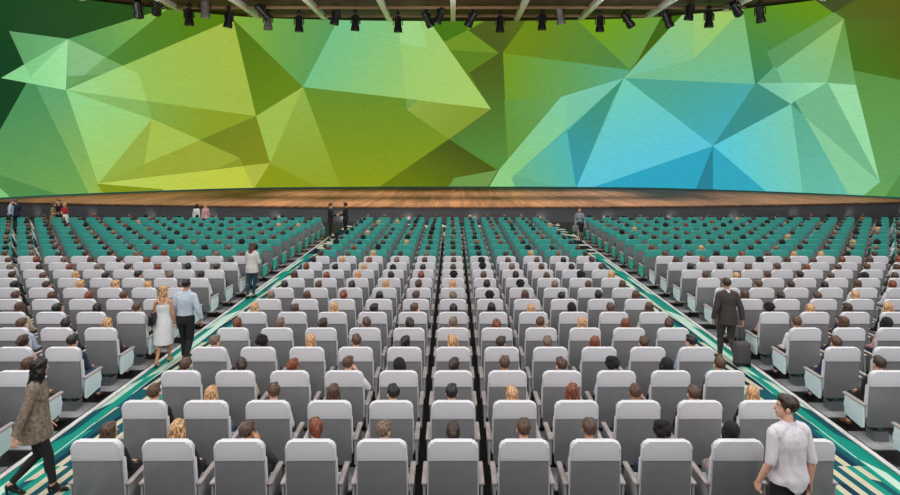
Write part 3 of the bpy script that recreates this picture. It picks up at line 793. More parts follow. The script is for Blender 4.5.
        for q in (-1, 1):
            kn, an, toe = legs[q]
            kn, an, toe = Vector(kn), Vector(an), Vector(toe); hp = pt(q * (0.092 if f else 0.088), 0, -0.03)
            s.leg[q] = (hp, kn, an, toe)
            cap('thigh%+d' % q, hp, kn, 0.092 * (1.0 if f else 0.98), 0.056 * k); cap('shin%+d' % q, kn, an, 0.053 * k, 0.036 * k)
            sh = an - kn; fwd = (toe - an); fwd.z = 0; fwd = fwd.normalized() if fwd.length > 1e-4 else V3(0, 1, 0)
            cap('shin%+d' % q, kn + sh * 0.2 - fwd * 0.014, kn + sh * 0.48 - fwd * 0.016, 0.050 * k, 0.046 * k)
            heelp = an - fwd * 0.032 + V3(0, 0, -0.035)
            cap('foot%+d' % q, heelp, toe, 0.034 * k, 0.024 * k); cap('foot%+d' % q, an, (heelp + toe) / 2, 0.036 * k, 0.034 * k)
            ball = heelp.lerp(toe, 0.72); sdv = fwd.cross(V3(0, 0, 1))
            cap('foot%+d' % q, ball - sdv * 0.018, ball + sdv * 0.018, 0.026 * k, 0.026 * k)
        s.bones = bones
        s.hi = fuse(bm)
        me = s.hi
        v = np.empty(len(me.vertices) * 3, dtype=np.float64); me.vertices.foreach_get('co', v); v = v.reshape(-1, 3); s.v = v
        nn = np.empty(len(me.vertices) * 3, dtype=np.float64); me.vertices.foreach_get('normal', nn); s.nrm = nn.reshape(-1, 3)
        best = np.full(len(v), 1e9); s.lab = np.zeros(len(v), dtype=int); s.t = np.zeros(len(v)); s.names = [b[0] for b in bones]
        for i, (lab, a, b, ra, rb) in enumerate(bones):
            a = np.array(a); b = np.array(b); d = b - a; L = max(d @ d, 1e-9)
            t = np.clip((v - a) @ d / L, 0, 1); dist = np.linalg.norm(v - a - t[:, None] * d, axis=1) - (ra + (rb - ra) * t)
            w = dist < best; best[w] = dist[w]; s.lab[w] = i; s.t[w] = t[w]
        s.labn = np.array([n_ for n_ in s.names])[s.lab]
        s.faces = np.array([list(p.vertices) for p in me.polygons]) if all(len(p.vertices) == 4 for p in me.polygons) else [list(p.vertices) for p in me.polygons]
        Ti = np.array(T.inverted()); s.tz = (v @ Ti[:3, :3].T + Ti[:3, 3])     # torso-frame coordinates
    def body(s, skin, ratio=0.38):
        me = run_mods(s.hi.copy(), [('DECIMATE', dict(ratio=ratio))])
        me.materials.clear()
        for m in (skin, M_EYEW, M_IRIS, M_LIP, M_BROW): me.materials.append(m)
        Hi = s.H.inverted()
        for p in me.polygons:
            c = Hi @ p.center
            if c.y < 0.04 or abs(c.x) > 0.07 or abs(c.z) > 0.09: continue
            ax = abs(c.x)
            e = ((ax - 0.031) / 0.013) ** 2 + ((c.z - 0.003) / 0.0075) ** 2
            if e < 1 and c.y > 0.05: p.material_index = 2 if ((ax - 0.031) / 0.006) ** 2 + ((c.z - 0.003) / 0.007) ** 2 < 1 else 1
            elif 0.014 < ax < 0.052 and abs(c.z - 0.029) < 0.004: p.material_index = 4
            elif ax < 0.024 and abs(c.z + 0.062) < 0.010 and c.y > 0.07: p.material_index = 3
        finish(me, True, 80)
        return me
    def shell(s, sel, off, ratio=0.4, it=3):
        """garment: the chosen part of the body surface, moved out along its normals"""
        offv = off if not np.isscalar(off) else np.full(len(s.v), off)
        keep = [f for f in s.faces if all(sel[i] for i in f)]
        used = sorted({i for f in keep for i in f}); mp = {u: i for i, u in enumerate(used)}
        vv = s.v[used] + s.nrm[used] * offv[used][:, None]
        me = D.meshes.new('work'); me.from_pydata(vv.tolist(), [], [[mp[i] for i in f] for f in keep])
        # drop loose islands
        bm = bmesh.new(); bm.from_mesh(me)
        seen = set(); isl = []
        for f0 in bm.faces:
            if f0 in seen: continue
            st_, comp = [f0], []
            seen.add(f0)
            while st_:
                f = st_.pop(); comp.append(f)
                for e in f.edges:
                    for g in e.link_faces:
                        if g not in seen: seen.add(g); st_.append(g)
            isl.append(comp)
        big = max(len(c) for c in isl)
        kill = [f for c in isl if len(c) < 0.15 * big for f in c]
        bmesh.ops.delete(bm, geom=kill, context='FACES')
        bm.to_mesh(me); bm.free()
        me = run_mods(me, [('SMOOTH', dict(factor=0.5, iterations=it)), ('DECIMATE', dict(ratio=ratio))])
        finish(me, True, 80)
        return me
    def has(s, *pre): return np.array([any(n_.startswith(p) for p in pre) for n_ in s.names])[s.lab]
    def top_sel(s, sleeve=1.0, hem=0.0, thigh=0.0, bare=False):
        """sleeve: 0..1 of the upper arm, 1..2 down the forearm"""
        z = s.tz[:, 2]
        sel = s.has('waist', 'chest') | (s.has('neck') & (z < (0.485 + 0.25 * np.minimum(0, -s.tz[:, 1] - 0.02)))) | (s.has('pelvis') & (z > hem))
        if bare: sel &= (z < 0.40)
        up = s.has('upper'); d_up = s.t
        sel |= up & (d_up <= min(sleeve, 1.0))
        if sleeve > 1:
            # both forearm bones: use true distance from the elbow
            for q in (-1, 1):
                fo = s.has('fore%+d' % q); i0 = [i for i, n_ in enumerate(s.names) if n_ == 'fore%+d' % q]
                e = np.array(s.bones[i0[0]][1]); w = np.array(s.bones[i0[1]][2]); fr = np.linalg.norm(s.v - e, axis=1) / np.linalg.norm(w - e)
                sel |= fo & (fr <= sleeve - 1)
        if thigh > 0: sel |= s.has('thigh') & (s.t <= thigh)
        return sel
    def trouser_sel(s, top=0.07, cuff=0.93):
        z = s.tz[:, 2]
        return (s.has('pelvis', 'waist') & (z < top)) | s.has('thigh') | (s.has('shin') & (s.t <= 1.0) & ~s.ankle(cuff))
    def ankle(s, cuff):
        out = np.zeros(len(s.v), dtype=bool)
        for q in (-1, 1):
            hp, kn, an, toe = s.leg[q]; a = np.array(kn); d = np.array(an - kn)
            out |= s.has('shin%+d' % q) & (((s.v - a) @ d / (d @ d)) > cuff)
        return out
    def shoe_sel(s, q): return s.has('foot%+d' % q)

# ---- hair, in the head's own frame
def hair_mesh(style, seed=1, ratio=0.35):
    rr = random.Random(seed); bm = bmesh.new(); E = lambda c, r: ellipsoid(bm, c, r, None, 18, 12)
    vox, amp, fr = 0.009, 0.004, 40
    if style == 's':
        E((0, -0.024, 0.042), (0.085, 0.098, 0.088)); E((0, -0.062, 0.012), (0.066, 0.042, 0.048)); E((0, 0.035, 0.088), (0.058, 0.05, 0.036)); E((0.03, 0.03, 0.095), (0.04, 0.045, 0.03))
        for q in (-1, 1): capsule(bm, (q * 0.074, 0.012, 0.03), (q * 0.073, 0.016, -0.022), 0.012, 0.007)
    elif style == 'h':
        E((0, -0.028, 0.028), (0.094, 0.108, 0.108)); E((0, -0.03, -0.075), (0.088, 0.085, 0.10)); E((0, 0.0, -0.16), (0.125, 0.105, 0.07)); amp = 0.002
        for q in (-1, 1): E((q * 0.062, 0.02, -0.05), (0.034, 0.055, 0.10))
    elif style == 'a':
        for k in range(46):
            a = rr.uniform(0, 2 * PI); u = rr.uniform(-0.55, 1); r_ = math.sqrt(max(0, 1 - u * u))
            c = Vector((r_ * math.cos(a) * 0.082, r_ * math.sin(a) * 0.080 - 0.035, u * 0.080 + 0.045))
            if c.y > 0.02 and c.z < 0.06: continue
            E(c, (0.034,) * 3)
        E((0, -0.03, 0.045), (0.092, 0.094, 0.088)); amp = 0.010; fr = 70
    else:
        E((0, -0.024, 0.042), (0.084, 0.098, 0.087)); E((0, -0.055, -0.02), (0.072, 0.052, 0.065)); E((0, 0.03, 0.085), (0.06, 0.05, 0.036))
        for q in (-1, 1): E((q * 0.066, -0.008, 0.0), (0.022, 0.05, 0.06))
        if style in 'lw':
            E((0, -0.066, -0.085), (0.088, 0.046, 0.13)); E((0, -0.072, -0.17), (0.080, 0.036, 0.10))
            for q in (-1, 1): E((q * 0.072, -0.016, -0.075), (0.026, 0.045, 0.12))
        if style == 'w':
            amp = 0.012; fr = 26
            for k in range(26): E((rr.uniform(-0.085, 0.085), rr.uniform(-0.105, -0.05), rr.uniform(-0.22, 0.06)), (0.026, 0.024, 0.034))
        if style == 'c':
            E((0, -0.045, -0.03), (0.094, 0.068, 0.092))
            for q in (-1, 1): E((q * 0.074, 0.0, -0.045), (0.026, 0.048, 0.07))
        if style == 'b': E((0, -0.128, 0.035), (0.046, 0.040, 0.042))
        if style == 'p':
            E((0, -0.118, 0.045), (0.026, 0.026, 0.026)); capsule(bm, (0, -0.125, 0.04), (0, -0.135, -0.08), 0.026, 0.032); capsule(bm, (0, -0.135, -0.08), (0, -0.125, -0.18), 0.032, 0.012)
    me = fuse(bm, vox, 2)
    for v in me.vertices:
        d = noise.noise(v.co * fr + Vector((seed, 0, 0))) * amp + noise.noise(Vector((v.co.x * 90, v.co.y * 90, v.co.z * 14))) * 0.003
        v.co += v.normal * d
    me = run_mods(me, [('DECIMATE', dict(ratio=ratio))]); finish(me, True, 80)
    return me
HAIR = {st_: hair_mesh(st_, 3) for st_ in 'shalwcbp'}
_mc = {}
def colored(me, m, key):
    k = (key, m.name)
    if k not in _mc:
        c = me.copy(); c.materials.clear(); c.materials.append(m); _mc[k] = c
    return _mc[k]
def hair_mat(style, colr): return M_HIJAB if style == 'h' else (M_AFRO if style == 'a' else HAIRC[colr])

# ---- seated figures (origin on the floor under the back of the seat, facing the stage)
def legs_sit(w=0.10, dy=0.0):
    return {q: ((q * w, 0.70 + dy, 0.535), (q * (w + 0.01), 0.735 + dy, 0.10), (q * (w + 0.03), 0.885 + dy, 0.033)) for q in (-1, 1)}
def lap(q, x=0.12): return ((q * 0.225, 0.28, 0.735), (q * x, 0.52, 0.655), (-q * 0.25, 1, -0.12), (0, 0, -1), 25)
def phone(q): return ((q * 0.30, 0.30, 0.81), (q * 0.135, 0.27, 1.055), (-q * 0.35, -0.15, 1), (-q, 0, 0), 42)
SIT = {}
def sit_variant(key, sex, yaw, pitch, arms, wl=0.10):
    SIT[key] = Fig(sex, (0, 0.282, 0.540 if sex == 'm' else 0.535), -5, 0, yaw, pitch, arms, legs_sit(wl))
sit_variant('m0', 'm', 0, 2, {-1: lap(-1), 1: lap(1)}, 0.12)
sit_variant('mL', 'm', 28, 0, {-1: lap(-1), 1: lap(1, 0.16)}, 0.12)
sit_variant('mR', 'm', -26, 4, {-1: lap(-1, 0.15), 1: lap(1)}, 0.12)
sit_variant('mP', 'm', -14, 6, {-1: lap(-1), 1: phone(1)}, 0.12)
sit_variant('f0', 'f', 0, 2, {-1: lap(-1), 1: lap(1)}, 0.085)
sit_variant('fL', 'f', 24, 0, {-1: lap(-1), 1: lap(1, 0.14)}, 0.085)
sit_variant('fR', 'f', -24, 3, {-1: lap(-1, 0.14), 1: lap(1)}, 0.085)
SITM = {}
for k, fg in SIT.items():
    d = {}
    for sk in 'abd': d['body' + sk] = None
    b0 = fg.body(SKIN['a'])
    for sk in 'abd':
        c = b0.copy(); c.materials[0] = SKIN[sk]; d['body' + sk] = c
    d['top'] = fg.shell(fg.top_sel(1.93, -0.02), 0.010); d['trousers'] = fg.shell(fg.trouser_sel(), 0.009)
    for q in (-1, 1): d['shoe%d' % q] = fg.shell(fg.shoe_sel(q), 0.006)
    SITM[k] = d
HAIRW = {'k': 'black', 'd': 'dark brown', 'n': 'brown', 'r': 'auburn', 'y': 'blonde', 'g': 'grey-brown'}
def hair_words(stl, cl):
    return {'s': 'short %s hair', 'l': 'long straight %s hair', 'w': 'long wavy %s hair', 'b': '%s hair in a bun', 'p': '%s ponytail', 'c': 'bobbed %s hair', 'a': 'curly black hair', 'h': 'black headscarf'}[stl] % (() if stl in 'ah' else HAIRW[cl])
CODES = {}
def row(r, s, c0=-5, step=1):
    for i, w in enumerate(s.split()):
        CODES[(r, c0 + i * step)] = None if w == '--' else w
row(1, 'ln wy snP pr sg bd sn sn ak hk --'); row(2, 'sn ly sn ln sk sk ly lr snP sn ly'); row(3, 'sn bd br snP hk bd sn sn ak hk sn')
row(4, 'sg ak ly sn pk wy sd sg lr sn sk'); row(5, 'pr sg bd sn bd sg br snP wy lr bn'); row(6, 'ly ln ly sk snP pk lk ly hk sn ln')
row(7, 'sg ln br lk sn sg ak ln sk sk cn'); row(8, 'sk sn bd ly bn ly sk ak sg snP ln'); row(9, 'ln lr ly sk br ak sn pk ln ak ly')
row(10, 'br sk ly hk sk ln ak sg sn sk sn'); row(11, 'sk ly br sg sn sn ak cn sn pk sd'); row(12, 'sd sn ly sd sg ln sk sd wy sg sk')
row(2, '--', -8); row(2, '--', 8)
row(3, 'ln', -8, -1); row(3, 'sd', 8); row(4, 'sk bd', -8, -1); row(4, 'sn --', 8); row(5, 'wy sk sn', -8, -1); row(5, 'sn cn hk', 8)
row(6, 'sn pk sk ln', -8, -1); row(6, 'ak ly cd wy', 8); row(7, '-- sn br ln sn', -8, -1); row(7, 'ln bd sn ly --', 8)
row(8, 'sg ly wy py sd sk', -8, -1); row(8, '-- sn sd pk ln br', 8); row(9, 'sk sg sk sk cy sn sd', -8, -1); row(9, 'sn ly snP sk sn hk ln', 8)
row(10, 'sd sk lr sd sg br sd sg', -8, -1); row(10, 'sk sk sn sn lr sn sn', 8); row(11, 'sd sn sd lr sd ln sg br sn', -8, -1); row(12, 'sn sg sd lr sg sk sd sd sg sn', -8, -1)
POOL = 'sk sk sk sd sd sd sn sn sn sg bd bd ld lk ln ln br pr lr ly ly wy wn ak ak hk pk cn cd'.split()
FARPOOL = 'sk sk sd sd sd sn sn sn sg sg bd bk ld lk ln br lr ly ak ak hk pk cd'.split()
def code(r, c):
    if (r, c) in CODES: return CODES[(r, c)]
    if r <= 12: return R.choice(POOL)
    return R.choice(FARPOOL) if R.random() < 0.90 else None
TOPS_M = 'w b k c n g k c'; TOPS_F = 'w k c n e k g p'
OCC = [(r, c, code(r, c)) for r, c in SEATS]
OCC = [o_ for o_ in OCC if o_[2]]
N_STAND = 16
IND, FARP = OCC[:300 - N_STAND], OCC[300 - N_STAND:]
def person_parts(r, c, cd):
    stl, cl = cd[0], cd[1]; sex = 'm' if stl == 's' else ('f' if stl != 'a' else R.choice('mf'))
    if len(cd) > 2: var = 'mP'
    else: var = sex + R.choice('000LR')
    sk = 'd' if (stl == 'a' or (cl == 'k' and stl in 's' and R.random() < 0.35)) else R.choice('aaab')
    if stl == 'h': tp = 'p'
    elif stl == 'p' and cl == 'k': tp = 'r'
    else: tp = R.choice((TOPS_M if sex == 'm' else TOPS_F).split())
    return stl, cl, sex, var, sk, tp, R.choice('kjkcgn')
def put(name, me, parent, mtx=None):
    o = link(name, me, parent)
    if mtx is not None: o.matrix_local = mtx
    return o
def seated_xform(sex):
    return R.uniform(-0.028, 0.028), R.uniform(0.965, 0.995) if sex == 'm' else R.uniform(0.97, 1.01)
for (r, c, cd) in IND:
    stl, cl, sex, var, sk, tp, tr = person_parts(r, c, cd)
    dx, sc = seated_xform(sex)
    t = empty('person', (c * PITCH + dx, row_y(r), 0)); t.scale = (1, 1, sc)
    d = SITM[var]
    put('body', d['body' + sk], t)
    put('headscarf' if stl == 'h' else 'hair', colored(HAIR[stl], hair_mat(stl, cl), 'hair' + stl), t, SIT[var].H)
    put('top', colored(d['top'], CL[tp], 'top' + var), t); put('trousers', colored(d['trousers'], CL[tr], 'tr' + var), t)
    for q in (-1, 1): put('shoe', colored(d['shoe%d' % q], SHOEM['k' if R.random() < 0.7 else 'n'], 'sh%s%d' % (var, q)), t)
    pose = ' holding hand to ear' if var == 'mP' and abs(c) <= 5 and r <= 6 else ''
    pw = place_words(r, c)
    tag(t, 'person with %s%s, %s' % (hair_words(stl, cl), '' if abs(c) > 5 else ', seated' if not pose else pose, pw), 'person', 'seated audience')
# ---- distant seated people as one object
acc = Acc(); lowv = {}
def low(key, me, ratio):
    if key not in lowv:
        c = me.copy(); c = run_mods(c, [('DECIMATE', dict(ratio=ratio))]); lowv[key] = mesh_arrays(c) + (np.array([p.material_index for p in c.polygons]),)
    return lowv[key]
for (r, c, cd) in FARP:
    stl, cl, sex, var, sk, tp, tr = person_parts(r, c, cd); dx, sc = seated_xform(sex)
    off = np.array((c * PITCH + dx, row_y(r), 0)); S = np.array((1, 1, sc)); d = SITM[var]
    v, f, _ = low('b' + var, d['bodya'], 0.10); acc.add(v * S + off, f, acc.mi(SKIN[sk]))
    v, f, _ = low('t' + var, d['top'], 0.10); acc.add(v * S + off, f, acc.mi(CL[tp]))
    v, f, _ = low('r' + var, d['trousers'], 0.08); acc.add(v * S + off, f, acc.mi(CL[tr]))
    v, f, _ = low('h' + stl, HAIR[stl], 0.14); A = np.array(SIT[var].H); acc.add((v @ A[:3, :3].T + A[:3, 3]) * S + off, f, acc.mi(hair_mat(stl, cl)))
o = acc.build('seated_people', True, 80)
tag(o, 'distant audience seated in the far teal rows below the stage', 'people', None, 'stuff')

# ---- standing and walking people
def at(px, d): return ((px - VX) / F * d)
def arm_down(q, out=0.05, fwd=0.0, swing=0.0, sw=0.168, z0=1.405):
    el = (q * (sw + out), -0.02 + swing * 0.45 + fwd * 0.2, z0 - 0.285); wr = (q * (sw + out + 0.015), 0.02 + swing + fwd, z0 - 0.535)
    return (el, wr, (0, 0.12 + swing * 0.6, -1), (-q, 0, 0), 18)
def stand_legs(w=0.09, heel=0.0):
    return {q: ((q * w, 0.015, 0.50), (q * (w + 0.005), -0.02, 0.085 + heel), (q * (w + 0.03), 0.13, 0.026)) for q in (-1, 1)}
def walk_legs(front, st_=0.24, w=0.075, heel=0.0, back_lift=0.05):
    b = -front
    return {front: ((front * w, 0.13 + st_ * 0.1, 0.50), (front * w, st_ - 0.03, 0.09 + heel), (front * (w + 0.015), st_ + 0.12, 0.03)),
            b: ((b * w, 0.03, 0.49), (b * w, -st_ - 0.03, 0.115 + back_lift * 0.6 + heel), (b * (w + 0.01), -st_ + 0.10, 0.028))}
def stand(fig, px, d, yaw, H, label, hair, skin, top=None, trousers=None, shoes='k', extra=None, ratio=0.38, group=None, X=None, refh=1.755):
    t = empty('person', (at(px, d) if X is None else X, d, 0), math.radians(yaw)); s_ = H / refh; t.scale = (s_, s_, s_)
    put('body', fig.body(SKIN[skin], ratio), t)
    stl, cl = hair
    put('headscarf' if stl == 'h' else 'hair', colored(HAIR[stl], hair_mat(stl, cl), 'hair' + stl), t, fig.H)
    def wear(name, me, m): me.materials.append(m); return put(name, me, t)
    if top: nm, sel, off, m = top; wear(nm, fig.shell(sel, off, ratio + 0.05), m)
    if trousers: nm, sel, off, m = trousers; wear(nm, fig.shell(sel, off, ratio + 0.05), m)
    if shoes:
        for q in (-1, 1): wear('shoe', fig.shell(fig.shoe_sel(q), 0.007, ratio), SHOEM[shoes])
    if extra: extra(t, fig, wear)
    tag(t, label, 'person', group)
    return t
def Fs(sex, arms, legs, lean=2, yaw=0, pitch=0, z=0.965, side=0): return Fig(sex, (0, 0, z), lean, side, yaw, pitch, arms, legs)
FZ = 0.935   # women's pelvis height
def arm_f(q, **k): return arm_down(q, sw=0.155, z0=1.37, **k)
def solid(rings, vox=0.011, ratio=0.4, it=3, extra=None):
    bm = bmesh.new(); loft(bm, rings)
    if extra: extra(bm)
    me = fuse(bm, vox, it, ratio); finish(me, True, 70); return me

# man in the foreground at the right, back to us, head turned left
fg = Fs('m', {-1: ((-0.222, -0.03, 1.13), (-0.285, 0.06, 0.89), (-0.12, 0.15, -1), (1, 0, 0), 38), 1: ((0.212, -0.06, 1.125), (0.225, -0.02, 0.87), (0.02, 0.15, -1), (-1, 0, 0), 30)}, stand_legs(0.11), lean=1, yaw=58, pitch=-3)
def collar(m):
    def g(t, f, wear):
        z = f.tz[:, 2]
        sel = (f.has('neck') | (f.has('chest') & (z > 0.455) & (np.abs(f.tz[:, 0]) < 0.09))) & (z < 0.548 - 0.55 * np.maximum(0, f.tz[:, 1] - 0.01)) & (z > 0.43)
        wear('shirt_collar', f.shell(sel, 0.017, 0.5, 2), m)
    return g
M_SHIRT = mat('creased_lilac_shirt_cloth', rgb(220, 215, 222), 0.85, var=0.05, vscale=10, stretch=(1.6, 1.6, 0.5), bump=1.0, bscale=11)
for nd in M_SHIRT.node_tree.nodes:
    if nd.type == 'BUMP': nd.inputs['Distance'].default_value = 0.03
stand(fg, 788.5, 6.22, 10, 1.875, 'man in pale lilac shirt with rolled sleeves, standing by the nearest row at right', ('s', 'd'), 'a',
      ('shirt', fg.top_sel(1.18, -0.13, 0.06), np.where(fg.has('upper', 'fore'), 0.013, 0.020 + 0.012 * np.clip(1 - fg.tz[:, 2] / 0.25, 0, 1)), M_SHIRT), ('trousers', fg.trouser_sel(0.06), 0.011, CL['k']), 'k', collar(M_SHIRT), ratio=0.5)

# woman in a patterned cardigan striding along the left aisle
def heels(t, f, wear):
    for q in (-1, 1):
        hp, kn, an, toe = f.leg[q]; fw = (toe - an); fw.z = 0; fw.normalize()
        p = an - fw * 0.045
        bm = bmesh.new(); capsule(bm, (p.x, p.y, max(0.035, an.z - 0.06)), (p.x + fw.x * 0.012, p.y + fw.y * 0.012, 0.012), 0.018, 0.008)
        me = bm_mesh(bm, 'shoe_heel'); finish(me); wear('shoe_heel', me, SHOEM['k'])
wl = walk_legs(1, 0.23, 0.07, heel=0.045)
fg = Fs('f', {-1: arm_f(-1, swing=0.10, out=0.05), 1: ((0.215, -0.10, 1.10), (0.235, -0.18, 0.87), (0.02, -0.05, -1), (-1, 0, 0), 25)}, wl, lean=3, yaw=42, pitch=4, z=FZ + 0.04)
def cardigan(t, f, wear):
    heels(t, f, wear)
sel = fg.top_sel(1.88, -0.2, 0.0)
def card_skirt(f):
    T = f.T
    return solid([(0.735, 0.215, 0.185, 0, 0.0), (0.78, 0.215, 0.185, 0, 0.0), (0.85, 0.212, 0.178, 0, 0), (1.0, 0.200, 0.162, 0, 0), (1.10, 0.178, 0.148, 0, 0.005), (1.22, 0.160, 0.135, 0, 0.01)], 0.01, 0.4)
def card_all(t, f, wear):
    heels(t, f, wear); wear('cardigan_skirt', card_skirt(f), M_KNIT)
    bm = bmesh.new(); loft(bm, [(-0.02, 0.095, 0.085, 0, 0), (0.05, 0.075, 0.07, 0, 0.005), (0.085, 0.078, 0.073, 0, 0.008)], 24, Matrix.Translation(f.neck0) ); me = fuse(bm, 0.009, 3, 0.5); finish(me); wear('collar', me, M_KNIT)
stand(fg, 35, 7.55, -62, 1.79, 'woman in patterned brown cardigan and black heels walking in the left aisle foreground', ('w', 'k'), 'a',
      ('cardigan', sel, 0.020, M_KNIT), ('trousers', fg.trouser_sel(0.05, 0.96), 0.012, CL['k']), 'k', card_all, ratio=0.5, refh=1.76)

# couple on the left aisle
fg = Fs('f', {-1: arm_f(-1, out=0.04), 1: ((0.205, -0.02, 1.09), (0.25, 0.05, 0.86), (0.1, 0.2, -1), (-1, 0, 0), 30)}, walk_legs(1, 0.20, 0.065, heel=0.03), lean=1, yaw=-22, pitch=3, z=FZ + 0.02)
def dress(t, f, wear):
    me = solid([(0.47, 0.205, 0.175, 0, 0.0), (0.60, 0.205, 0.17, 0, 0), (0.80, 0.20, 0.16, 0, 0), (0.95, 0.19, 0.145, 0, 0), (1.08, 0.150, 0.118, 0, 0.0), (1.16, 0.142, 0.112, 0, 0.005), (1.28, 0.162, 0.132, 0, 0.015), (1.335, 0.150, 0.118, 0, 0.01)], 0.010, 0.4)
    wear('dress', me, CL['w'])
    for q in (-1, 1):
        bm = bmesh.new(); capsule(bm, (q * 0.07, -0.10, 1.32), (q * 0.085, -0.045, 1.425), 0.007, 0.007); capsule(bm, (q * 0.085, -0.045, 1.425), (q * 0.07, 0.10, 1.33), 0.007, 0.007)
        me = bm_mesh(bm); finish(me); wear('strap', me, CL['w'])
    heels(t, f, wear)
tw = stand(fg, 163.5, 12.05, 8, 1.66, 'blonde woman in white dress with black shoulder bag walking on the left aisle', ('w', 'y'), 'b', None, None, 'e', dress, refh=1.735)
fg = Fs('m', {-1: ((-0.255, -0.02, 1.13), (-0.275, 0.02, 0.88), (-0.05, 0.1, -1), (1, 0, 0), 30), 1: ((0.262, -0.04, 1.14), (0.325, 0.02, 0.90), (0.1, 0.1, -1), (-1, 0, 0), 30)}, walk_legs(-1, 0.18, 0.085), lean=2, yaw=4)
stand(fg, 185.5, 12.15, 4, 1.77, 'man in pale blue shirt and black trousers beside the woman in white', ('s', 'k'), 'b',
      ('shirt', fg.top_sel(1.9, 0.04), 0.018, CL['q']), ('trousers', fg.trouser_sel(0.075), 0.014, CL['k']), 'k', collar(CL['q']))
# shoulder bag carried by the woman in white
bagx = at(155.5, 11.95)
t = empty('shoulder_bag', (bagx - 0.03, 11.93, 0.86))
bm = bmesh.new(); box(bm, (0, 0, 0.13), (0.11, 0.30, 0.24), 0.05, 3); obj('bag_body', bm, mat('black_bag_leather', rgb(20, 19, 20), 0.4), t)
bm = bmesh.new(); pts = [(0.0, -0.11, 0.24), (0.05, -0.07, 0.38), (0.085, 0.0, 0.475), (0.05, 0.08, 0.38), (0.0, 0.11, 0.24)]
for a, b_ in zip(pts, pts[1:]): capsule(bm, a, b_, 0.009, 0.009, 8)
obj('bag_strap', bm, MATS['black_bag_leather'], t)
tag(t, 'black shoulder bag hanging at the side of the blonde woman in white', 'bag')

# woman in a pale jacket further up the left aisle
fg = Fs('f', {-1: ((-0.195, 0.05, 1.10), (-0.11, 0.22, 1.12), (0.3, 0.9, 0.3), (0.6, 0, 0.5), 30), 1: ((0.205, 0.03, 1.10), (0.15, 0.22, 1.06), (-0.2, 1, 0.3), (-0.6, 0, 0.5), 35)},
        {-1: ((-0.07, 0.02, 0.49), (-0.085, -0.14, 0.11), (-0.08, 0.0, 0.03)), 1: ((0.06, 0.06, 0.49), (0.03, 0.02, 0.10), (0.06, 0.17, 0.03))}, lean=2, yaw=-12, pitch=10, z=FZ)
def scarf(t, f, wear):
    bm = bmesh.new()
    for k in range(14):
        a = 2 * PI * k / 14; b_ = 2 * PI * (k + 1) / 14; n0 = f.neck0 + V3(0, 0.01, 0.05)
        capsule(bm, n0 + V3(0.075 * math.cos(a), 0.075 * math.sin(a), 0.01 * math.sin(3 * a)), n0 + V3(0.075 * math.cos(b_), 0.075 * math.sin(b_), 0.01 * math.sin(3 * b_)), 0.03, 0.03)
    capsule(bm, f.neck0 + V3(0.05, 0.10, 0.03), f.neck0 + V3(0.10, 0.145, -0.30), 0.028, 0.035)
    me = fuse(bm, 0.01, 3, 0.5); finish(me); wear('scarf', me, mat('pink_scarf_cloth', rgb(222, 92, 140), 0.9))
    me = solid([(0.80, 0.20, 0.155, 0, 0), (0.95, 0.192, 0.150, 0, 0), (1.08, 0.165, 0.13, 0, 0.005), (1.2, 0.155, 0.125, 0, 0.01)], 0.010, 0.4); wear('jacket_skirt', me, CL['f'])
    heels(t, f, wear)
stand(fg, 252, 17.35, -10, 1.70, 'woman in off-white jacket, pink scarf and jeans standing on the left aisle', ('l', 'n'), 'a',
      ('jacket', fg.top_sel(1.9, -0.08), 0.020, CL['f']), ('trousers', fg.trouser_sel(0.05), 0.008, CL['t']), 'k', scarf, refh=1.735)

# man in a dark suit wheeling a suitcase along the right aisle
fg = Fs('m', {-1: ((-0.25, -0.02, 1.13), (-0.275, 0.06, 0.88), (-0.03, 0.15, -1), (1, 0, 0), 30), 1: ((0.25, -0.07, 1.13), (0.265, -0.10, 0.875), (0.05, -0.15, -1), (-1, 0, 0), 60)}, walk_legs(-1, 0.19, 0.08), lean=2, yaw=0)
def tails(t, f, wear):
    me = solid([(0.80, 0.205, 0.165, 0, -0.005), (0.95, 0.195, 0.16, 0, -0.005), (1.08, 0.175, 0.145, 0, 0), (1.2, 0.172, 0.135, 0, 0)], 0.010, 0.4); wear('jacket_skirt', me, CL['s'])
    sel = f.has('neck') & (f.tz[:, 2] < 0.555 - 0.5 * np.maximum(0, f.tz[:, 1])); wear('shirt_collar', f.shell(sel, 0.009, 0.5, 2), CL['w'])
tm = stand(fg, 727.5, 12.25, 2, 1.77, 'man in dark suit walking away up the right aisle pulling a suitcase', ('s', 'd'), 'b',
      ('jacket', fg.top_sel(1.95, -0.10), 0.022, CL['s']), ('trousers', fg.trouser_sel(0.05), 0.014, CL['s']), 'k', tails)
sx, sy = at(742.5, 11.95), 11.98
t = empty('suitcase', (sx, sy, 0))
M_CASE = mat('charcoal_suitcase_fabric', rgb(82, 76, 80), 0.8, var=0.12, vscale=30)
bm = bmesh.new(); box(bm, (0, 0, 0.285), (0.31, 0.19, 0.45), 0.045, 4); obj('case_body', bm, M_CASE, t)
bm = bmesh.new(); box(bm, (0, -0.102, 0.22), (0.25, 0.025, 0.24), 0.012, 2); obj('front_pocket', bm, M_CASE, t)
bm = bmesh.new(); box(bm, (0, 0, 0.075), (0.30, 0.18, 0.05), 0.015); obj('base_frame', bm, M_BLACK, t)
for q in (-1, 1):
    bm = bmesh.new(); cyl(bm, (q * 0.125 - 0.014, 0.05, 0.034), (q * 0.125 + 0.014, 0.05, 0.034), 0.034); obj('wheel', bm, M_BLACK, t)
    bm = bmesh.new(); cyl(bm, (q * 0.125 - 0.014, -0.06, 0.034), (q * 0.125 + 0.014, -0.06, 0.034), 0.034); obj('wheel', bm, M_BLACK, t)
bm = bmesh.new()
for q in (-1, 1): cyl(bm, (q * 0.06, 0.07, 0.45), (q * 0.05, 0.09, 0.80), 0.007, 8)
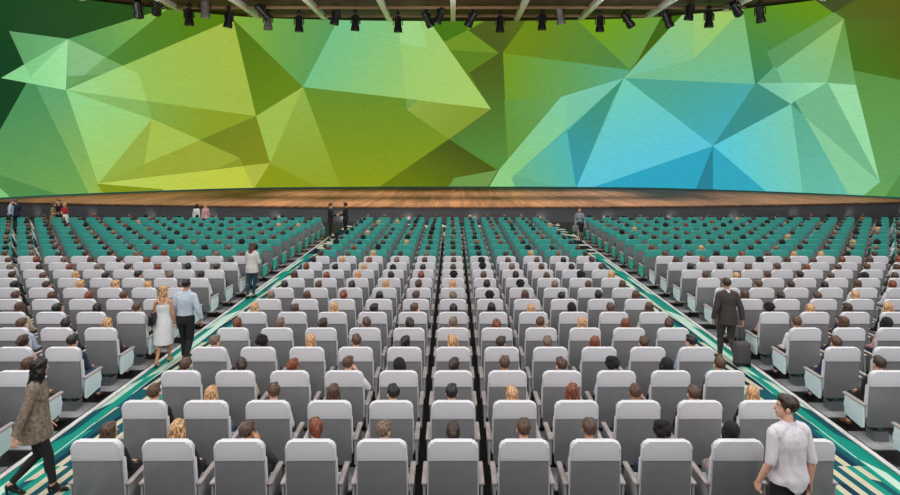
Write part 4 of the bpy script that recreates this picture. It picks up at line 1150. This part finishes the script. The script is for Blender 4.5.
capsule(bm, (-0.06, 0.09, 0.80), (0.06, 0.09, 0.80), 0.013, 0.013)
obj('pull_handle', bm, M_GREYM, t)
tag(t, 'small charcoal wheeled suitcase behind the man in dark suit on right aisle', 'suitcase')

# the pair talking at the far end of the left aisle
gest = {-1: ((-0.25, 0.03, 1.14), (-0.17, 0.27, 1.10), (0.3, 1, 0.2), (0.5, 0, 0.8), 25), 1: ((0.25, 0.04, 1.14), (0.18, 0.27, 1.18), (-0.2, 1, 0.5), (-0.7, 0, 0.6), 20)}
fg = Fs('m', gest, stand_legs(0.1), lean=0, yaw=0)
stand(fg, 330.5, 28.6, -70, 1.76, 'man in black suit gesturing at the far end of the left aisle', ('s', 'k'), 'a',
      ('jacket', fg.top_sel(1.93, -0.13, 0.04), 0.020, CL['k']), ('trousers', fg.trouser_sel(0.05), 0.013, CL['k']), 'k', ratio=0.25)
gestf = {-1: ((-0.205, 0.03, 1.10), (-0.13, 0.25, 1.06), (0.3, 1, 0.2), (0.5, 0, 0.8), 25), 1: ((0.205, 0.04, 1.10), (0.15, 0.25, 1.14), (-0.2, 1, 0.5), (-0.7, 0, 0.6), 20)}
fg = Fs('f', gestf, stand_legs(0.085), lean=0, yaw=0, z=FZ)
stand(fg, 345.5, 29.6, 75, 1.70, 'woman in black suit facing the gesturing man near the stage', ('b', 'k'), 'b',
      ('jacket', fg.top_sel(1.93, -0.13, 0.04), 0.017, CL['k']), ('trousers', fg.trouser_sel(0.05), 0.011, CL['k']), 'k', ratio=0.25, refh=1.72)
# person walking down the right aisle near the stage, facing us
fg = Fs('f', {-1: arm_f(-1, swing=0.12, out=0.10), 1: ((0.20, -0.03, 1.10), (0.20, 0.10, 0.90), (0, 0.4, -1), (-1, 0, 0), 35)}, walk_legs(1, 0.20, 0.065, heel=0.03), lean=2, yaw=0, z=FZ + 0.02)
def skirtk(t, f, wear):
    wear('skirt', solid([(0.52, 0.175, 0.15, 0, 0.01), (0.7, 0.19, 0.155, 0, 0), (0.92, 0.19, 0.15, 0, 0), (1.06, 0.145, 0.115, 0, 0)], 0.011, 0.35), CL['k']); heels(t, f, wear)
stand(fg, 579.5, 27.6, 172, 1.64, 'grey-haired woman in slate jacket and dark skirt walking down the right aisle', ('c', 'g'), 'a',
      ('jacket', fg.top_sel(1.9, -0.05), 0.018, CL['m']), None, 'k', skirtk, ratio=0.25, refh=1.735)
hb = empty('tote_bag', (at(575.2, 27.42), 27.38, 0.50))
bm = bmesh.new(); box(bm, (0, 0, 0.17), (0.30, 0.11, 0.30), 0.03, 2); obj('bag_body', bm, mat('grey_bag_cloth', rgb(120, 120, 124), 0.8), hb)
bm = bmesh.new(); pts = [(-0.08, 0, 0.31), (-0.04, 0, 0.40), (0.04, 0, 0.40), (0.08, 0, 0.31)]
for a, b_ in zip(pts, pts[1:]): capsule(bm, a, b_, 0.009, 0.009, 8)
obj('bag_handle', bm, MATS['grey_bag_cloth'], hb)
tag(hb, 'grey tote bag carried by the grey-haired woman on the right aisle', 'bag')

# groups standing before the stage at the left
def simple(sex, px, d, yaw, H, label, hair, skin, tp, tr, dress_m=None, hy=0, arms=None):
    if sex == 'm': f = Fs('m', arms or {-1: arm_down(-1), 1: arm_down(1)}, stand_legs(0.1), yaw=hy)
    else: f = Fs('f', arms or {-1: arm_f(-1), 1: arm_f(1)}, stand_legs(0.08), yaw=hy, z=FZ)
    ex = None
    if dress_m is not None:
        ex = lambda t, f_, wear: wear('skirt', solid([(0.5, 0.20, 0.17, 0, 0), (0.75, 0.195, 0.16, 0, 0), (0.95, 0.19, 0.15, 0, 0), (1.08, 0.145, 0.115, 0, 0)], 0.012, 0.3), dress_m)
    stand(f, px, d, yaw, H, label, hair, skin, ('top', f.top_sel(1.9 if dress_m is None else 0.5, -0.08), 0.016, CL[tp]), None if dress_m is not None else ('trousers', f.trouser_sel(0.05), 0.012, CL[tr]), 'k', ex, ratio=0.2, refh=1.755 if sex == 'm' else 1.72)
simple('m', 10.5, 30.3, -60, 1.80, 'man in pale shirt and jeans standing at far left before the stage', ('s', 'g'), 'a', 'b', 'j')
simple('m', 15.5, 30.6, 65, 1.80, 'man in dark jacket facing the man in jeans at far left', ('s', 'g'), 'a', 'n', 'k', arms=gest)
simple('f', 53.0, 30.0, -75, 1.66, 'woman in olive dress, left of the trio standing before the stage', ('c', 'n'), 'b', 'o', 'k', CL['o'], arms=gestf)
simple('m', 59.2, 30.3, 172, 1.80, 'grey-haired man in dark suit in the middle of the trio', ('s', 'g'), 'a', 'k', 'k')
simple('f', 65.0, 30.0, 80, 1.66, 'woman in red top, right of the trio standing before the stage', ('c', 'y'), 'a', 'r', 'g', CL['w'], arms=gestf)
simple('f', 196.5, 30.0, -20, 1.60, 'woman with long black hair and white top standing below the stage', ('l', 'k'), 'a', 'w', 'k')
simple('f', 205.5, 30.0, 60, 1.60, 'blonde woman in pink top standing beside the one in white top', ('l', 'y'), 'a', 'p', 'k')
for fgx in list(SIT.values()):
    pass
for me in [m_ for m_ in D.meshes if m_.users == 0]: D.meshes.remove(me)

# ------------------------------------------------------------------ lights
def area_light(name, loc, sx, sy, power, col=(1, 1, 1), rot=(0, 0, 0)):
    L = D.lights.new(name, 'AREA'); L.shape = 'RECTANGLE'; L.size = sx; L.size_y = sy; L.energy = power; L.color = col
    o = D.objects.new(name, L); COL.objects.link(o); o.location = loc; o.rotation_euler = rot
    return o
for iy, y in enumerate((-2, 6, 14, 22, 30)):
    for x in (-24, -8, 8, 24):
        area_light('house_light', (x, y, 14.6), 5, 2.5, 560, (1.0, 0.98, 0.97))
for x in (-24, -12, 0, 12, 24):  # unseen frontal fill added behind the camera; no balcony is modelled
    area_light('rear_fill_light', (x, -4.5, 12.5), 4, 2, 560, (1.0, 0.98, 0.97), (math.radians(52), 0, 0))
for x in (-22, -16.5, -11, -5.5, 0, 5.5, 11, 16.5, 22):
    for dy, pw in ((36.6, 205 if abs(x) < 15 else 110), (44.0, 165 if abs(x) < 15 else 0)):
        if not pw: continue
        o = area_light('stage_wash_light', (x, dy + abs(x) * 0.03, 14.2), 1.6, 0.6, pw, (1.0, 0.89, 0.80)); o.data.spread = math.radians(36)
for x, y in ((-21.5, 42.0), (-27, 39.4), (21.5, 42.0), (27, 39.4)):  # unseen fill lamps added so the stage ends look less green
    o = area_light('stage_wash_light', (x, y, 14.0), 1.6, 0.6, 120, (1.0, 0.84, 0.72)); o.data.spread = math.radians(44)
for x in (-26, -13, 0, 13, 26):  # upward fill added to brighten beams and boards
    area_light('ceiling_fill_light', (x, 39.0, 12.2), 6, 0.6, 260, (1.0, 0.95, 0.93), (math.radians(180 - 25), 0, 0))
for X in range(-28, 29, 4):
    L = D.lights.new('stage_uplight', 'SPOT'); L.energy = 7; L.color = (1, 0.9, 0.8); L.shadow_soft_size = 0.05; L.spot_size = math.radians(84); L.spot_blend = 0.9
    o = D.objects.new('stage_uplight', L); COL.objects.link(o); o.location = (X + 1.3, front_d(X + 1.3) - 0.5, 0.22); o.rotation_euler = (math.radians(108), 0, 0)
w = D.worlds.new('hall_air'); w.use_nodes = True; SC.world = w
w.node_tree.nodes['Background'].inputs[0].default_value = (0.6, 0.62, 0.65, 1); w.node_tree.nodes['Background'].inputs[1].default_value = 0.05
